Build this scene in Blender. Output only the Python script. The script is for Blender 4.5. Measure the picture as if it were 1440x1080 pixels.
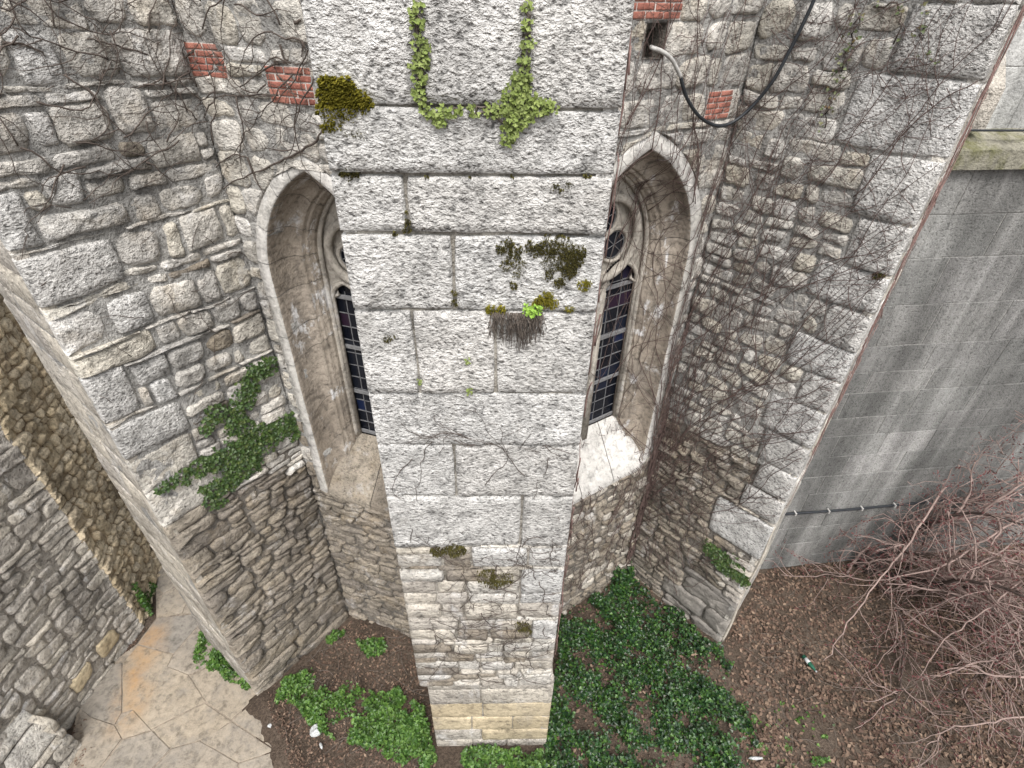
import bpy, bmesh, math, random
import numpy as np
from mathutils import Vector, Matrix, noise
random.seed(11)
rad = math.radians
for o in list(bpy.data.objects): bpy.data.objects.remove(o)
scene = bpy.context.scene
col = scene.collection

# ------------------------------------------------------------------ camera
F = 750.0; VPX, VPY = 697.0, 1580.0; CAMH = 10.0
_n = np.array([VPX-720, VPY-540, F]); _n /= np.linalg.norm(_n)
_up = -_n
_fw = np.array([0, 0, 1.0]) - _n*_n[2]; _fw /= np.linalg.norm(_fw)
_rt = np.cross(_up, _fw)
if _rt[0] < 0: _rt = -_rt
RM = np.array([_rt, _fw, _up])
cd = bpy.data.cameras.new('camera'); cam = bpy.data.objects.new('camera', cd); col.objects.link(cam)
cd.sensor_fit = 'HORIZONTAL'; cd.sensor_width = 36; cd.lens = F/1440*36; cd.clip_start = .05; cd.clip_end = 600
cx, cy, cz = RM @ np.array([1, 0, 0]), RM @ np.array([0, -1, 0]), RM @ np.array([0, 0, -1])
cam.matrix_world = Matrix(((cx[0], cy[0], cz[0], 0), (cx[1], cy[1], cz[1], 0), (cx[2], cy[2], cz[2], CAMH), (0, 0, 0, 1)))
scene.camera = cam

# ------------------------------------------------------------------ sky and sun (overcast)
SUN_EL, SUN_AZ = 58.0, 174.0        # azimuth from +Y, clockwise: behind the camera
w = bpy.data.worlds.new('World'); scene.world = w; w.use_nodes = True
nt = w.node_tree; nt.nodes.clear()
sky = nt.nodes.new('ShaderNodeTexSky'); sky.sky_type = 'NISHITA'; sky.sun_disc = False
sky.sun_elevation = rad(SUN_EL); sky.sun_rotation = rad(SUN_AZ); sky.dust_density = 4; sky.air_density = 1.2
hs = nt.nodes.new('ShaderNodeHueSaturation'); hs.inputs['Saturation'].default_value = .22
bg = nt.nodes.new('ShaderNodeBackground'); bg.inputs[1].default_value = .15
wo = nt.nodes.new('ShaderNodeOutputWorld')
nt.links.new(sky.outputs[0], hs.inputs['Color']); nt.links.new(hs.outputs[0], bg.inputs[0]); nt.links.new(bg.outputs[0], wo.inputs[0])
sd = bpy.data.lights.new('sun', 'SUN'); sd.energy = 1.5; sd.angle = rad(28); sd.color = (1, .965, .92)
sun = bpy.data.objects.new('sun', sd); col.objects.link(sun)
_sd = Vector((math.sin(rad(SUN_AZ))*math.cos(rad(SUN_EL)), math.cos(rad(SUN_AZ))*math.cos(rad(SUN_EL)), math.sin(rad(SUN_EL))))
sun.rotation_euler = (-_sd).to_track_quat('-Z', 'Y').to_euler(); sun.location = _sd*40
vs = scene.view_settings; vs.view_transform = 'Standard'; vs.look = 'None'; vs.gamma = 1; vs.use_curve_mapping = False
vs.exposure = 0.74
scene.cycles.max_bounces = 4; scene.cycles.diffuse_bounces = 3; scene.cycles.glossy_bounces = 2

# ------------------------------------------------------------------ pixel -> place helpers
def ray(x, y): return RM @ np.array([x-720, y-540, F], float)
def gpt(x, y, z=0.0):
    r = ray(x, y); t = (z-CAMH)/r[2]; return (r[0]*t, r[1]*t)
class Wall:
    """vertical plane: origin p, direction d (degrees), outward normal n; (u, z, offset) -> world"""
    def __init__(s, p, deg, flip=False):
        s.p = np.array(p, float); a = rad(deg); s.d = np.array([math.cos(a), math.sin(a)])
        s.n = np.array([s.d[1], -s.d[0]]) * (-1 if flip else 1); s.flip = flip
    def at(s, u, z, o=0.0):
        return (s.p[0]+s.d[0]*u+s.n[0]*o, s.p[1]+s.d[1]*u+s.n[1]*o, z)
    def uv(s, x, y, o=0.0):
        r = ray(x, y); q = s.p + s.n*o
        A = np.array([[r[0], -s.d[0]], [r[1], -s.d[1]]]); t, u = np.linalg.solve(A, q)
        return (float(u), float(CAMH+t*r[2]))
L2 = gpt(490, 862); R2 = gpt(883, 803)
LA = Wall(L2, -17.6); RA = Wall(R2, 34.2)
LS = Wall(L2, 234.5, True); RS = Wall(R2, -45.4)
CF = Wall(gpt(615, 1055), 1.77)
LLEN, RLEN = 1.97, 2.16
EL = Wall(LS.at(LLEN, 0)[:2], 144.5, True); ER = Wall(RS.at(RLEN, 0)[:2], 49.5)
TW = Wall((-7.08, 5.57), 105); GW = Wall((-7.08, 5.57), 263, True)
AW = Wall((5.45, 7.16), 7.7)
# corner where the two apse walls meet (hidden behind the middle buttress)
_A = np.array([LA.d, RA.d]).T; _t = np.linalg.solve(_A, np.array(R2)-np.array(L2)); CORN = np.array(L2)+LA.d*_t[0]
LALEN, RALEN = float(_t[0]), float(_t[1])

# ------------------------------------------------------------------ object helpers
WL = {}
def tag(o, label=None, cat=None, group=None, kind=None):
    if label: o['label'] = label
    if cat: o['category'] = cat
    if group: o['group'] = group
    if kind: o['kind'] = kind
    return o
def empty(name, loc, label=None, cat=None, group=None):
    o = bpy.data.objects.new(name, None); col.objects.link(o); o.location = loc; o.empty_display_size = .2
    WL[o] = Vector(loc)
    if cat in ('wall', 'pier'): o['kind'] = 'thing'
    return tag(o, label, cat, group)
def mk(name, verts, faces, m, parent=None, smooth=True, loc=None, kind=None):
    V = np.array(verts, float)
    if loc is None: loc = (V.min(0)+V.max(0))/2
    loc = Vector(tuple(float(c) for c in loc))
    me = bpy.data.meshes.new(name)
    me.from_pydata([tuple(v) for v in (V-np.array(loc))], [], faces)
    if smooth: me.polygons.foreach_set('use_smooth', [True]*len(me.polygons))
    me.materials.append(m); me.update()
    o = bpy.data.objects.new(name, me); col.objects.link(o)
    WL[o] = loc
    if parent: o.parent = parent; o.location = loc - WL[parent]
    else: o.location = loc
    if kind: o['kind'] = kind
    return o
class MB:
    def __init__(s): s.v = []; s.f = []
    def add(s, vs, fs):
        b = len(s.v); s.v += [tuple(p) for p in vs]; s.f += [tuple(i+b for i in f) for f in fs]
    def box(s, c, ax, ay, az):
        c, ax, ay, az = map(np.array, (c, ax, ay, az))
        vs = [c+sx*ax+sy*ay+sz*az for sx in (-1, 1) for sy in (-1, 1) for sz in (-1, 1)]
        s.add(vs, [(0, 1, 3, 2), (4, 6, 7, 5), (0, 4, 5, 1), (2, 3, 7, 6), (0, 2, 6, 4), (1, 5, 7, 3)])
    def tube(s, pts, rads, sides=5, closed=False):
        P = [Vector(tuple(p)) for p in pts]; n = len(P)
        if n < 2: return
        if not hasattr(rads, '__len__'): rads = [rads]*n
        vs = []; t0 = (P[1]-P[0]).normalized()
        ref = Vector((0, 0, 1)) if abs(t0.z) < .9 else Vector((1, 0, 0))
        for i in range(n):
            if closed: t = P[(i+1) % n]-P[i-1]
            else: t = P[min(i+1, n-1)]-P[max(i-1, 0)]
            if t.length < 1e-9: t = t0
            t = t.normalized(); a = t.cross(ref)
            if a.length < 1e-4: a = t.orthogonal()
            a.normalize(); b = t.cross(a); ref = -b if False else ref
            for k in range(sides):
                th = 2*math.pi*k/sides; vs.append(P[i]+(a*math.cos(th)+b*math.sin(th))*rads[i])
        fs = []
        for i in range(n if closed else n-1):
            j = (i+1) % n
            for k in range(sides):
                k2 = (k+1) % sides; fs.append((i*sides+k, i*sides+k2, j*sides+k2, j*sides+k))
        if not closed: fs += [tuple(range(sides))[::-1], tuple((n-1)*sides+k for k in range(sides))]
        s.add(vs, fs)
    def build(s, name, m, parent=None, smooth=True, kind=None, loc=None):
        return mk(name, s.v, s.f, m, parent, smooth, loc, kind) if s.v else None

# ------------------------------------------------------------------ materials
def mat(name):
    m = bpy.data.materials.new(name); m.use_nodes = True; return m, m.node_tree, m.node_tree.nodes['Principled BSDF']
def N(t, typ, **kw):
    n = t.nodes.new(typ)
    for k, v in kw.items():
        if k in n.inputs: n.inputs[k].default_value = v
        else: setattr(n, k, v)
    return n
def ramp(t, fac, stops):
    r = t.nodes.new('ShaderNodeValToRGB'); e = r.color_ramp.elements
    while len(e) < len(stops): e.new(.5)
    for el, (p, c) in zip(e, stops): el.position = p; el.color = (*c, 1) if len(c) == 3 else c
    t.links.new(fac, r.inputs[0]); return r.outputs[0]
def gray(v): return (v, v, v)
def mix(t, a, b, f, mode='MIX'):
    n = t.nodes.new('ShaderNodeMix'); n.data_type = 'RGBA'; n.blend_type = mode
    for sck, v in ((n.inputs[0], f), (n.inputs[6], a), (n.inputs[7], b)):
        if hasattr(v, 'links') or isinstance(v, bpy.types.NodeSocket): t.links.new(v, sck)
        else: sck.default_value = v if not isinstance(v, tuple) else (*v[:3], 1)
    return n.outputs[2]
def noise_tex(t, vec, scale, detail=5, rough=.6, dist=0.0):
    n = N(t, 'ShaderNodeTexNoise', Scale=scale, Detail=detail, Roughness=rough, Distortion=dist)
    t.links.new(vec, n.inputs['Vector']); return n.outputs['Fac']
def mapping(t, vec, scale=(1, 1, 1), rot=(0, 0, 0), loc=(0, 0, 0)):
    m = t.nodes.new('ShaderNodeMapping'); m.inputs['Scale'].default_value = scale; m.inputs['Rotation'].default_value = rot; m.inputs['Location'].default_value = loc
    t.links.new(vec, m.inputs['Vector']); return m.outputs[0]
def math2(t, op, a, b=None):
    n = t.nodes.new('ShaderNodeMath'); n.operation = op
    for i, v in enumerate((a, b)):
        if v is None: continue
        if isinstance(v, bpy.types.NodeSocket): t.links.new(v, n.inputs[i])
        else: n.inputs[i].default_value = v
    return n.outputs[0]
def stone_mat(name, tints, mottle=(.55, 1.15), speck=.55, fine=55, bump=.03, stain=(.30, .27, .23), stain_lo=.55, stain_hi=.75, white=0.0, tool=0.0, warm=0.0, streak=0.0, crack=0.0, midc=1.0):
    m, t, b = mat(name)
    pos = t.nodes.new('ShaderNodeNewGeometry').outputs['Position']
    rnd = t.nodes.new('ShaderNodeObjectInfo').outputs['Random']
    c = ramp(t, rnd, [((i+.0)/max(1, len(tints)-1), tt) for i, tt in enumerate(tints)])
    big = noise_tex(t, pos, 1.1, 4, .62, .3)
    mid = noise_tex(t, pos, 8, 4, .68, .3)
    c = mix(t, c, ramp(t, big, [(.3, gray(mottle[0])), (.5, gray(.92)), (.7, gray(mottle[1]))]), 1.0, 'MULTIPLY')
    c = mix(t, c, ramp(t, mid, [(.30, gray(.50)), (.48, gray(.98)), (.72, gray(1.2))]), midc, 'MULTIPLY')
    if warm:
        wn = noise_tex(t, mapping(t, pos, (1, 1, 1), loc=(7, 3, 1)), 2.6, 4)
        c = mix(t, c, (.46, .34, .19), math2(t, 'MULTIPLY', ramp(t, wn, [(.52, gray(0)), (.72, gray(1))]), warm))
    sn = noise_tex(t, mapping(t, pos, (1, 1, .55), loc=(3, 9, 4)), 2.3, 5, .7, .3)
    c = mix(t, c, stain, ramp(t, sn, [(stain_lo, gray(0)), (stain_hi, gray(.75))]))
    if streak:
        st = noise_tex(t, mapping(t, pos, (1.0, 1.0, .10)), 1.5, 4, .6)
        c = mix(t, c, ramp(t, st, [(.36, gray(.55)), (.5, gray(1)), (.66, gray(2.0))]), streak, 'MULTIPLY')
    if white:
        wn = noise_tex(t, mapping(t, pos, (1, 1, .6), loc=(1, 5, 8)), 3.1, 5, .72, .3)
        c = mix(t, c, (.74, .74, .75), math2(t, 'MULTIPLY', ramp(t, wn, [(.57, gray(0)), (.66, gray(1))]), white))
    f2 = noise_tex(t, pos, fine*.45, 3, .7)
    hgt = math2(t, 'MULTIPLY', f2, 1.5)
    if tool:
        tn = noise_tex(t, mapping(t, pos, (1, 1, 1.7), rot=(0, rad(38), 0)), 24, 3, .62, .35)
        hgt = math2(t, 'ADD', math2(t, 'MULTIPLY', hgt, .55), math2(t, 'MULTIPLY', tn, tool))
    # pits darkened in the colour: painted-in relief shade along with grime
    spec = ramp(t, f2 if not tool else tn, [(.32, gray(1-speck)), (.48, gray(1)), (1, gray(1.08))])
    c = mix(t, c, spec, 1.0, 'MULTIPLY')
    if crack:
        wv = N(t, 'ShaderNodeVectorMath', operation='ADD'); t.links.new(pos, wv.inputs[0])
        wn_ = N(t, 'ShaderNodeTexNoise', Scale=6.0, Detail=2.0); t.links.new(pos, wn_.inputs['Vector'])
        ws = N(t, 'ShaderNodeVectorMath', operation='SCALE'); ws.inputs[3].default_value = .16; t.links.new(wn_.outputs['Color'], ws.inputs[0]); t.links.new(ws.outputs[0], wv.inputs[1])
        vo = N(t, 'ShaderNodeTexVoronoi', feature='DISTANCE_TO_EDGE', Scale=6.5); t.links.new(mapping(t, wv.outputs[0], (1, 1, 1.5)), vo.inputs['Vector'])
        cr = ramp(t, vo.outputs['Distance'], [(.0, gray(0)), (.07, gray(1))])
        c = mix(t, c, ramp(t, cr, [(0, gray(.42)), (1, gray(1))]), math2(t, 'MULTIPLY', ramp(t, big, [(.4, gray(1)), (.62, gray(.25))]), crack), 'MULTIPLY')
        hgt = math2(t, 'ADD', hgt, math2(t, 'MULTIPLY', cr, .5*crack))
    t.links.new(c, b.inputs['Base Color']); b.inputs['Roughness'].default_value = .92
    b.inputs['Specular IOR Level'].default_value = .25
    bp = N(t, 'ShaderNodeBump', Strength=1.0, Distance=bump); hgt2 = math2(t, 'ADD', hgt, math2(t, 'MULTIPLY', mid, 1.2*midc*midc))
    t.links.new(hgt2, bp.inputs['Height']); t.links.new(bp.outputs[0], b.inputs['Normal'])
    return m
def plain(name, c, rough=.8, var=.25, scale=20, spec=.3, island=None):
    m, t, b = mat(name)
    pos = t.nodes.new('ShaderNodeNewGeometry')
    nz = noise_tex(t, pos.outputs['Position'], scale, 4)
    cc = ramp(t, nz, [(.3, tuple(x*(1-var) for x in c)), (.7, tuple(min(1, x*(1+var)) for x in c))])
    if island:
        cc = mix(t, ramp(t, pos.outputs['Random Per Island'], [(i/(len(island)-1), k) for i, k in enumerate(island)]), ramp(t, nz, [(.3, gray(1-var)), (.7, gray(1+var))]), 1.0, 'MULTIPLY')
    t.links.new(cc, b.inputs['Base Color']); b.inputs['Roughness'].default_value = rough; b.inputs['Specular IOR Level'].default_value = spec
    return m
M = {}
M['ashlar'] = stone_mat('pecked_limestone', [(.65, .635, .61), (.70, .69, .67), (.62, .605, .58), (.68, .66, .63)], mottle=(.78, 1.1), speck=.74, fine=46, bump=.042, stain=(.33, .31, .28), stain_lo=.58, stain_hi=.78, tool=1.2)
M['rubble_pale'] = stone_mat('pale_rubble', [(.58, .55, .50), (.63, .60, .55), (.50, .48, .45), (.60, .56, .48), (.66, .64, .61), (.56, .52, .45)], speck=.55, fine=48, bump=.04, stain=(.30, .285, .27), stain_lo=.56, stain_hi=.76, warm=.25, white=.3, tool=.6)
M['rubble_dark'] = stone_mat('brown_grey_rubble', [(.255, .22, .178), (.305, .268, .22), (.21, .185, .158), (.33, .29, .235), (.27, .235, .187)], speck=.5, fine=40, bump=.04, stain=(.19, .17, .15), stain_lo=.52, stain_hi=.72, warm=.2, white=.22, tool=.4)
M['tan'] = stone_mat('tan_rubble', [(.68, .56, .38), (.58, .47, .31), (.74, .63, .46), (.48, .38, .25), (.70, .59, .42)], speck=.45, fine=40, bump=.03, stain=(.24, .18, .12), stain_lo=.58, stain_hi=.8)
M['grey'] = stone_mat('grey_rubble', [(.52, .48, .42), (.42, .385, .34), (.58, .53, .45), (.46, .425, .38), (.54, .495, .42)], speck=.45, fine=45, bump=.03, stain=(.21, .19, .175), stain_lo=.56, stain_hi=.76, white=.35)
M['darkashlar'] = stone_mat('weathered_grey_ashlar', [(.18, .18, .172), (.21, .207, .198), (.155, .155, .148), (.23, .226, .218)], mottle=(.8, 1.15), speck=.6, fine=75, bump=.016, stain=(.15, .15, .145), stain_lo=.60, stain_hi=.9, streak=.8, midc=.45)
M['dressed'] = stone_mat('dressed_sandstone', [(.36, .31, .255), (.32, .275, .225), (.39, .34, .285), (.34, .295, .245)], mottle=(.75, 1.15), speck=.3, fine=40, bump=.014, stain=(.17, .15, .13), stain_lo=.52, stain_hi=.70, white=.8)
M['frame'] = stone_mat('pale_dressed_frame', [(.58, .56, .53), (.62, .60, .57), (.54, .52, .48)], mottle=(.85, 1.1), speck=.25, fine=40, bump=.012, stain=(.35, .32, .29), stain_lo=.6, stain_hi=.8, white=.3)
M['tracery'] = stone_mat('grey_tracery_stone', [(.43, .395, .345), (.43, .395, .345)], mottle=(.75, 1.15), speck=.3, fine=40, bump=.012, stain=(.22, .195, .17), stain_lo=.54, stain_hi=.74, white=.4)
M['mortar'] = stone_mat('pale_mortar', [(.40, .39, .37), (.40, .39, .37)], mottle=(.6, 1.15), speck=.5, fine=60, bump=.03, stain=(.15, .14, .125), stain_lo=.54, stain_hi=.70)
M['mortar_dark'] = stone_mat('dark_mortar', [(.22, .20, .175), (.22, .20, .175)], mottle=(.6, 1.2), speck=.5, fine=60, bump=.03, stain=(.10, .09, .08), stain_lo=.5, stain_hi=.7)
M['mortar_thin'] = stone_mat('thin_joint_mortar', [(.40, .375, .335), (.40, .375, .335)], mottle=(.5, 1.1), speck=.5, fine=60, bump=.02, stain=(.12, .105, .08), stain_lo=.46, stain_hi=.66)
M['render'] = stone_mat('smooth_grey_render', [(.27, .25, .225), (.27, .25, .225)], mottle=(.75, 1.15), speck=.25, fine=40, bump=.012, stain=(.15, .14, .13), stain_lo=.5, stain_hi=.7)
M['slab'] = stone_mat('paving_stone', [(.34, .29, .225), (.30, .262, .215), (.36, .31, .245), (.27, .245, .212)], mottle=(.85, 1.1), speck=.25, fine=30, bump=.008, stain=(.23, .21, .185), stain_lo=.48, stain_hi=.72)
M['brick'] = stone_mat('red_brick', [(.40, .16, .12), (.34, .13, .10), (.45, .20, .15), (.38, .155, .115)], mottle=(.8, 1.1), speck=.3, fine=50, bump=.008, stain=(.42, .30, .26), stain_lo=.58, stain_hi=.8)
M['brick_mortar'] = plain('brick_joint_mortar', (.55, .50, .46), .95, .15)
M['iron'] = plain('black_iron', (.02, .02, .022), .5)
M['greybar'] = plain('grey_iron_bar', (.20, .20, .205), .6)
M['lead'] = plain('lead_came', (.17, .17, .175), .55)
M['hose'] = plain('black_cable', (.025, .028, .032), .45)
M['hosegrey'] = plain('grey_conduit', (.45, .44, .42), .6)
M['vine_dark'] = plain('dead_vine_wood', (.085, .068, .058), .9, .4)
M['vine_red'] = plain('reddish_vine_wood', (.10, .068, .060), .9, .4)
M['vine_pink'] = plain('pinkish_dry_roots', (.21, .135, .12), .9, .4)
M['vine_pale'] = plain('pale_bare_root', (.45, .41, .35), .9, .2)
M['fibre'] = plain('dry_root_fibre', (.12, .10, .085), .95, .4)
M['twig'] = plain('pinkish_brown_twig', (.29, .215, .19), .8, .3, 6)
M['bark'] = plain('dark_shrub_bark', (.075, .055, .048), .9, .4, 10)
M['bud'] = plain('dried_bud', (.14, .05, .05), .8, .3)
M['ivy'] = plain('ivy_leaf', (.05, .09, .02), .45, .2, 8, .4, [(.025, .055, .012), (.045, .085, .018), (.07, .115, .03), (.03, .06, .02), (.09, .12, .03)])
M['groundivy'] = plain('ground_ivy_leaf', (.03, .08, .02), .4, .25, 3, .45, [(.008, .022, .010), (.014, .042, .012), (.03, .085, .018), (.012, .032, .018), (.065, .14, .022), (.025, .065, .015), (.03, .03, .015)])
M['plant'] = plain('bright_green_leaf', (.07, .16, .03), .45, .2, 5, .4, [(.022, .06, .010), (.05, .115, .018), (.10, .19, .035), (.03, .08, .014), (.13, .22, .05)])
M['fern'] = plain('yellow_green_leaf', (.16, .22, .04), .6, .2, 8, .3, [(.12, .16, .035), (.19, .25, .06), (.24, .29, .09), (.10, .13, .03), (.16, .20, .05)])
M['moss'] = plain('yellow_green_moss', (.16, .14, .02), .95, .3, 12, .1, [(.10, .095, .012), (.17, .15, .02), (.23, .20, .03), (.13, .12, .015)])
M['darkmoss'] = plain('dark_brown_moss', (.06, .055, .02), .95, .3, 12, .1, [(.035, .032, .016), (.07, .06, .022), (.11, .10, .03), (.05, .045, .02)])
M['litter'] = plain('dead_leaf', (.13, .085, .06), .85, .25, 6, .2, [(.075, .048, .036), (.13, .085, .062), (.19, .13, .095), (.10, .065, .05), (.25, .18, .13), (.09, .055, .045)])
M['white'] = plain('white_paper', (.42, .43, .43), .7, .4, 40)
M['green_plastic'] = plain('dark_green_plastic', (.02, .10, .06), .3, .2)
M['vineleaf'] = plain('small_green_vine_leaf', (.09, .12, .05), .55, .2, 8, .3, [(.05, .075, .025), (.11, .14, .06), (.16, .18, .09), (.14, .09, .04), (.07, .10, .04)])
def glass_mat():
    m, t, b = mat('dark_leaded_glass')
    r = t.nodes.new('ShaderNodeObjectInfo').outputs['Random']
    c = ramp(t, r, [(0, (.006, .007, .012)), (.5, (.010, .012, .018)), (.78, (.015, .017, .022)), (.90, (.012, .02, .055)), (1, (.03, .012, .018))])
    t.links.new(c, b.inputs['Base Color']); b.inputs['Roughness'].default_value = .22; b.inputs['Specular IOR Level'].default_value = .35
    return m
M['glass'] = glass_mat()
def soil_mat():
    m, t, b = mat('brown_soil')
    pos = t.nodes.new('ShaderNodeNewGeometry').outputs['Position']
    a = noise_tex(t, pos, 1.2, 7, .65, .3); f = noise_tex(t, pos, 28, 5, .7)
    c = ramp(t, a, [(.3, (.052, .040, .031)), (.5, (.085, .064, .049)), (.68, (.12, .095, .075))])
    c = mix(t, c, ramp(t, f, [(.3, gray(.45)), (.5, gray(1)), (.72, gray(1.7))]), 1.0, 'MULTIPLY')
    t.links.new(c, b.inputs['Base Color']); b.inputs['Roughness'].default_value = .95; b.inputs['Specular IOR Level'].default_value = .15
    bp = N(t, 'ShaderNodeBump', Strength=1.0, Distance=.03); t.links.new(f, bp.inputs['Height']); t.links.new(bp.outputs[0], b.inputs['Normal'])
    return m
M['soil'] = soil_mat()
def rust_on(mname, a, bpt, width):
    """rust run-off stain along a line on the paving (world xy)"""
    m = M[mname]; t = m.node_tree; b = t.nodes['Principled BSDF']
    src = b.inputs['Base Color'].links[0].from_socket
    pos = t.nodes.new('ShaderNodeNewGeometry').outputs['Position']
    ang = math.atan2(bpt[1]-a[1], bpt[0]-a[0]); L = math.hypot(bpt[0]-a[0], bpt[1]-a[1])
    mp = t.nodes.new('ShaderNodeMapping'); mp.vector_type = 'TEXTURE'
    mp.inputs['Location'].default_value = (a[0], a[1], 0); mp.inputs['Rotation'].default_value = (0, 0, ang)
    t.links.new(pos, mp.inputs['Vector'])
    nz = noise_tex(t, pos, 2.2, 5, .6)
    sp = t.nodes.new('ShaderNodeSeparateXYZ'); t.links.new(mp.outputs[0], sp.inputs[0])
    yy = math2(t, 'ADD', sp.outputs[1], math2(t, 'MULTIPLY', math2(t, 'SUBTRACT', nz, .5), .55))
    dy = math2(t, 'DIVIDE', math2(t, 'ABSOLUTE', yy), width)
    fx = math2(t, 'DIVIDE', math2(t, 'ABSOLUTE', math2(t, 'SUBTRACT', sp.outputs[0], L/2)), L/2)
    msk = math2(t, 'MULTIPLY', ramp(t, dy, [(.05, gray(1)), (1, gray(0))]), ramp(t, fx, [(.6, gray(1)), (1, gray(0))]))
    c = mix(t, src, (.42, .25, .11), math2(t, 'MULTIPLY', math2(t, 'MULTIPLY', msk, ramp(t, noise_tex(t, mapping(t, pos, (1, 1, 1)), 4, 5, .7), [(.34, gray(.1)), (.64, gray(1))])), .72))
    t.links.new(c, b.inputs['Base Color'])

# ------------------------------------------------------------------ masonry
def nz3(p, s, seed=0.0): return noise.noise(Vector((p[0]*s+seed, p[1]*s-seed*.7, p[2]*s+seed*1.3)))
def mortar_sheet(wall, u0, u1, z0, z1, m, parent, off=-.012, amp=.012, step=.06, hole=None, thick=0.0, batter=None, name='mortar'):
    nu = max(1, int((u1-u0)/step)); nz_ = max(1, int((z1-z0)/step)); vs = []; keep = []
    for j in range(nz_+1):
        for i in range(nu+1):
            u = u0+(u1-u0)*i/nu; z = z0+(z1-z0)*j/nz_
            p = wall.at(u, z); o = off+amp*(nz3(p, 3)+.6*nz3(p, 11))+(batter(z) if batter else 0)
            vs.append(wall.at(u, z, o))
    fs = []
    for j in range(nz_):
        for i in range(nu):
            u = u0+(u1-u0)*(i+.5)/nu; z = z0+(z1-z0)*(j+.5)/nz_
            if hole and hole(u, z): continue
            a = j*(nu+1)+i; q = (a, a+1, a+nu+2, a+nu+1)
            fs.append(q[::-1] if wall.flip else q)
    o = mk(name, vs, fs, m, parent)
    if thick:
        md = o.modifiers.new('thickness', 'SOLIDIFY'); md.thickness = thick; md.offset = -1
    return o
def rects_hit(r, s): return r[0] < s[1]-1e-4 and s[0] < r[1]-1e-4 and r[2] < s[3]-1e-4 and s[2] < r[3]-1e-4
def fill(rect, size, reserved, out, rng):
    """guillotine rubble layout: rect=(u0,u1,z0,z1); size(u,z)->(w,h)"""
    u0, u1, z0, z1 = rect
    if u1-u0 < .035 or z1-z0 < .03: return
    for r in reserved:
        if rects_hit(rect, r):
            a0, a1, b0, b1 = max(u0, r[0]), min(u1, r[1]), max(z0, r[2]), min(z1, r[3])
            fill((u0, u1, b1, z1), size, reserved, out, rng); fill((u0, u1, z0, b0), size, reserved, out, rng)
            fill((u0, a0, b0, b1), size, reserved, out, rng); fill((a1, u1, b0, b1), size, reserved, out, rng)
            return
    w, h = size((u0+u1)/2, (z0+z1)/2); W, Hh = u1-u0, z1-z0
    lw, lh = W/w, Hh/h
    if lw < 1.55 and lh < 1.5: out.append((u0, u1, z0, z1, None)); return
    if lh >= 1.5 and (lh*1.6 > lw or rng.random() < .3):
        k = z0+Hh*rng.uniform(.32, .68) if lh < 4 else z0+Hh*rng.uniform(.4, .6)
        fill((u0, u1, z0, k), size, reserved, out, rng); fill((u0, u1, k, z1), size, reserved, out, rng)
    else:
        k = u0+W*rng.uniform(.3, .7)
        fill((u0, k, z0, z1), size, reserved, out, rng); fill((k, u1, z0, z1), size, reserved, out, rng)
EXT = {1: .018, 2: .001}     # stone overhang at an outer corner: main face / return face
def grid_block(wall, cs, W, Hh, m, parent, rng, proud, rough, rnd, inset, back, name, warp, e0, e1, A0, A1, sp, batter):
    nx, nz = max(4, min(26, round(W/sp))), max(3, min(14, round(Hh/sp))); pr = rng.uniform(*proud); sd_ = rng.uniform(0, 50); vs = []; fs = []
    tu, tz = rng.uniform(-.02, .02), rng.uniform(-.02, .02)
    xs = [-1, -1+2*inset/W]+[-1+2*inset/W+(2-4*inset/W)*i/(nx-2) for i in range(1, nx-2)]+[1-2*inset/W, 1]
    ys = [-1, -1+2*inset/Hh]+[-1+2*inset/Hh+(2-4*inset/Hh)*i/(nz-2) for i in range(1, nz-2)]+[1-2*inset/Hh, 1]
    nx, nz = len(xs), len(ys)
    def pos(a, b):
        k = rnd*.35*(a*a*b*b)**2
        fa, fb = (a*(1-(k if not (a < 0 and e0 < 0 or a > 0 and e1 < 0) else 0))+1)/2, (b*(1-k)+1)/2
        u = (cs[0][0]*(1-fa)+cs[1][0]*fa)*(1-fb)+(cs[3][0]*(1-fa)+cs[2][0]*fa)*fb
        z = (cs[0][1]*(1-fa)+cs[1][1]*fa)*(1-fb)+(cs[3][1]*(1-fa)+cs[2][1]*fa)*fb
        q = wall.at(u, z); f = 0 if (a < -.9 and e0 < 0) or (a > .9 and e1 < 0) else 1
        return u+f*(warp*nz3(q, 2.2, 5.1)+warp*.5*nz3(q, 10, 2.2)), z+warp*nz3(q, 2.0, 17.3)+warp*.5*nz3(q, 10, 8.8)
    for b in ys:
        for a in xs:
            u, z = pos(a, b); q = wall.at(u, z); ed = abs(a) > .999 or abs(b) > .999
            o = pr+rough*nz3(q, 4, sd_)+rough*.8*nz3(q, 12, sd_)+rough*.5*nz3(q, 25, sd_)+tu*a*W/2+tz*b*Hh/2
            if ed: o = pr*.3-.004+rough*.4*nz3(q, 12, sd_)
            vs.append(wall.at(u, z, o+(batter(z) if batter else 0)))
    for j in range(nz-1):
        for i in range(nx-1): k = j*nx+i; fs.append((k, k+1, k+nx+1, k+nx))
    rim = [i for i in range(nx)]+[j*nx+nx-1 for j in range(1, nz)]+[(nz-1)*nx+i for i in range(nx-2, -1, -1)]+[j*nx for j in range(nz-2, 0, -1)]
    b0 = len(vs)
    for k in rim:
        x, y, z = vs[k]; d = back-(pr*.3); vs.append((x+wall.n[0]*d, y+wall.n[1]*d, z))
    n = len(rim)
    for i in range(n): j = (i+1) % n; fs.append((b0+i, b0+j, rim[j], rim[i]))
    if wall.flip: fs = [f[::-1] for f in fs]
    return mk(name, vs, fs, m, parent)
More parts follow.
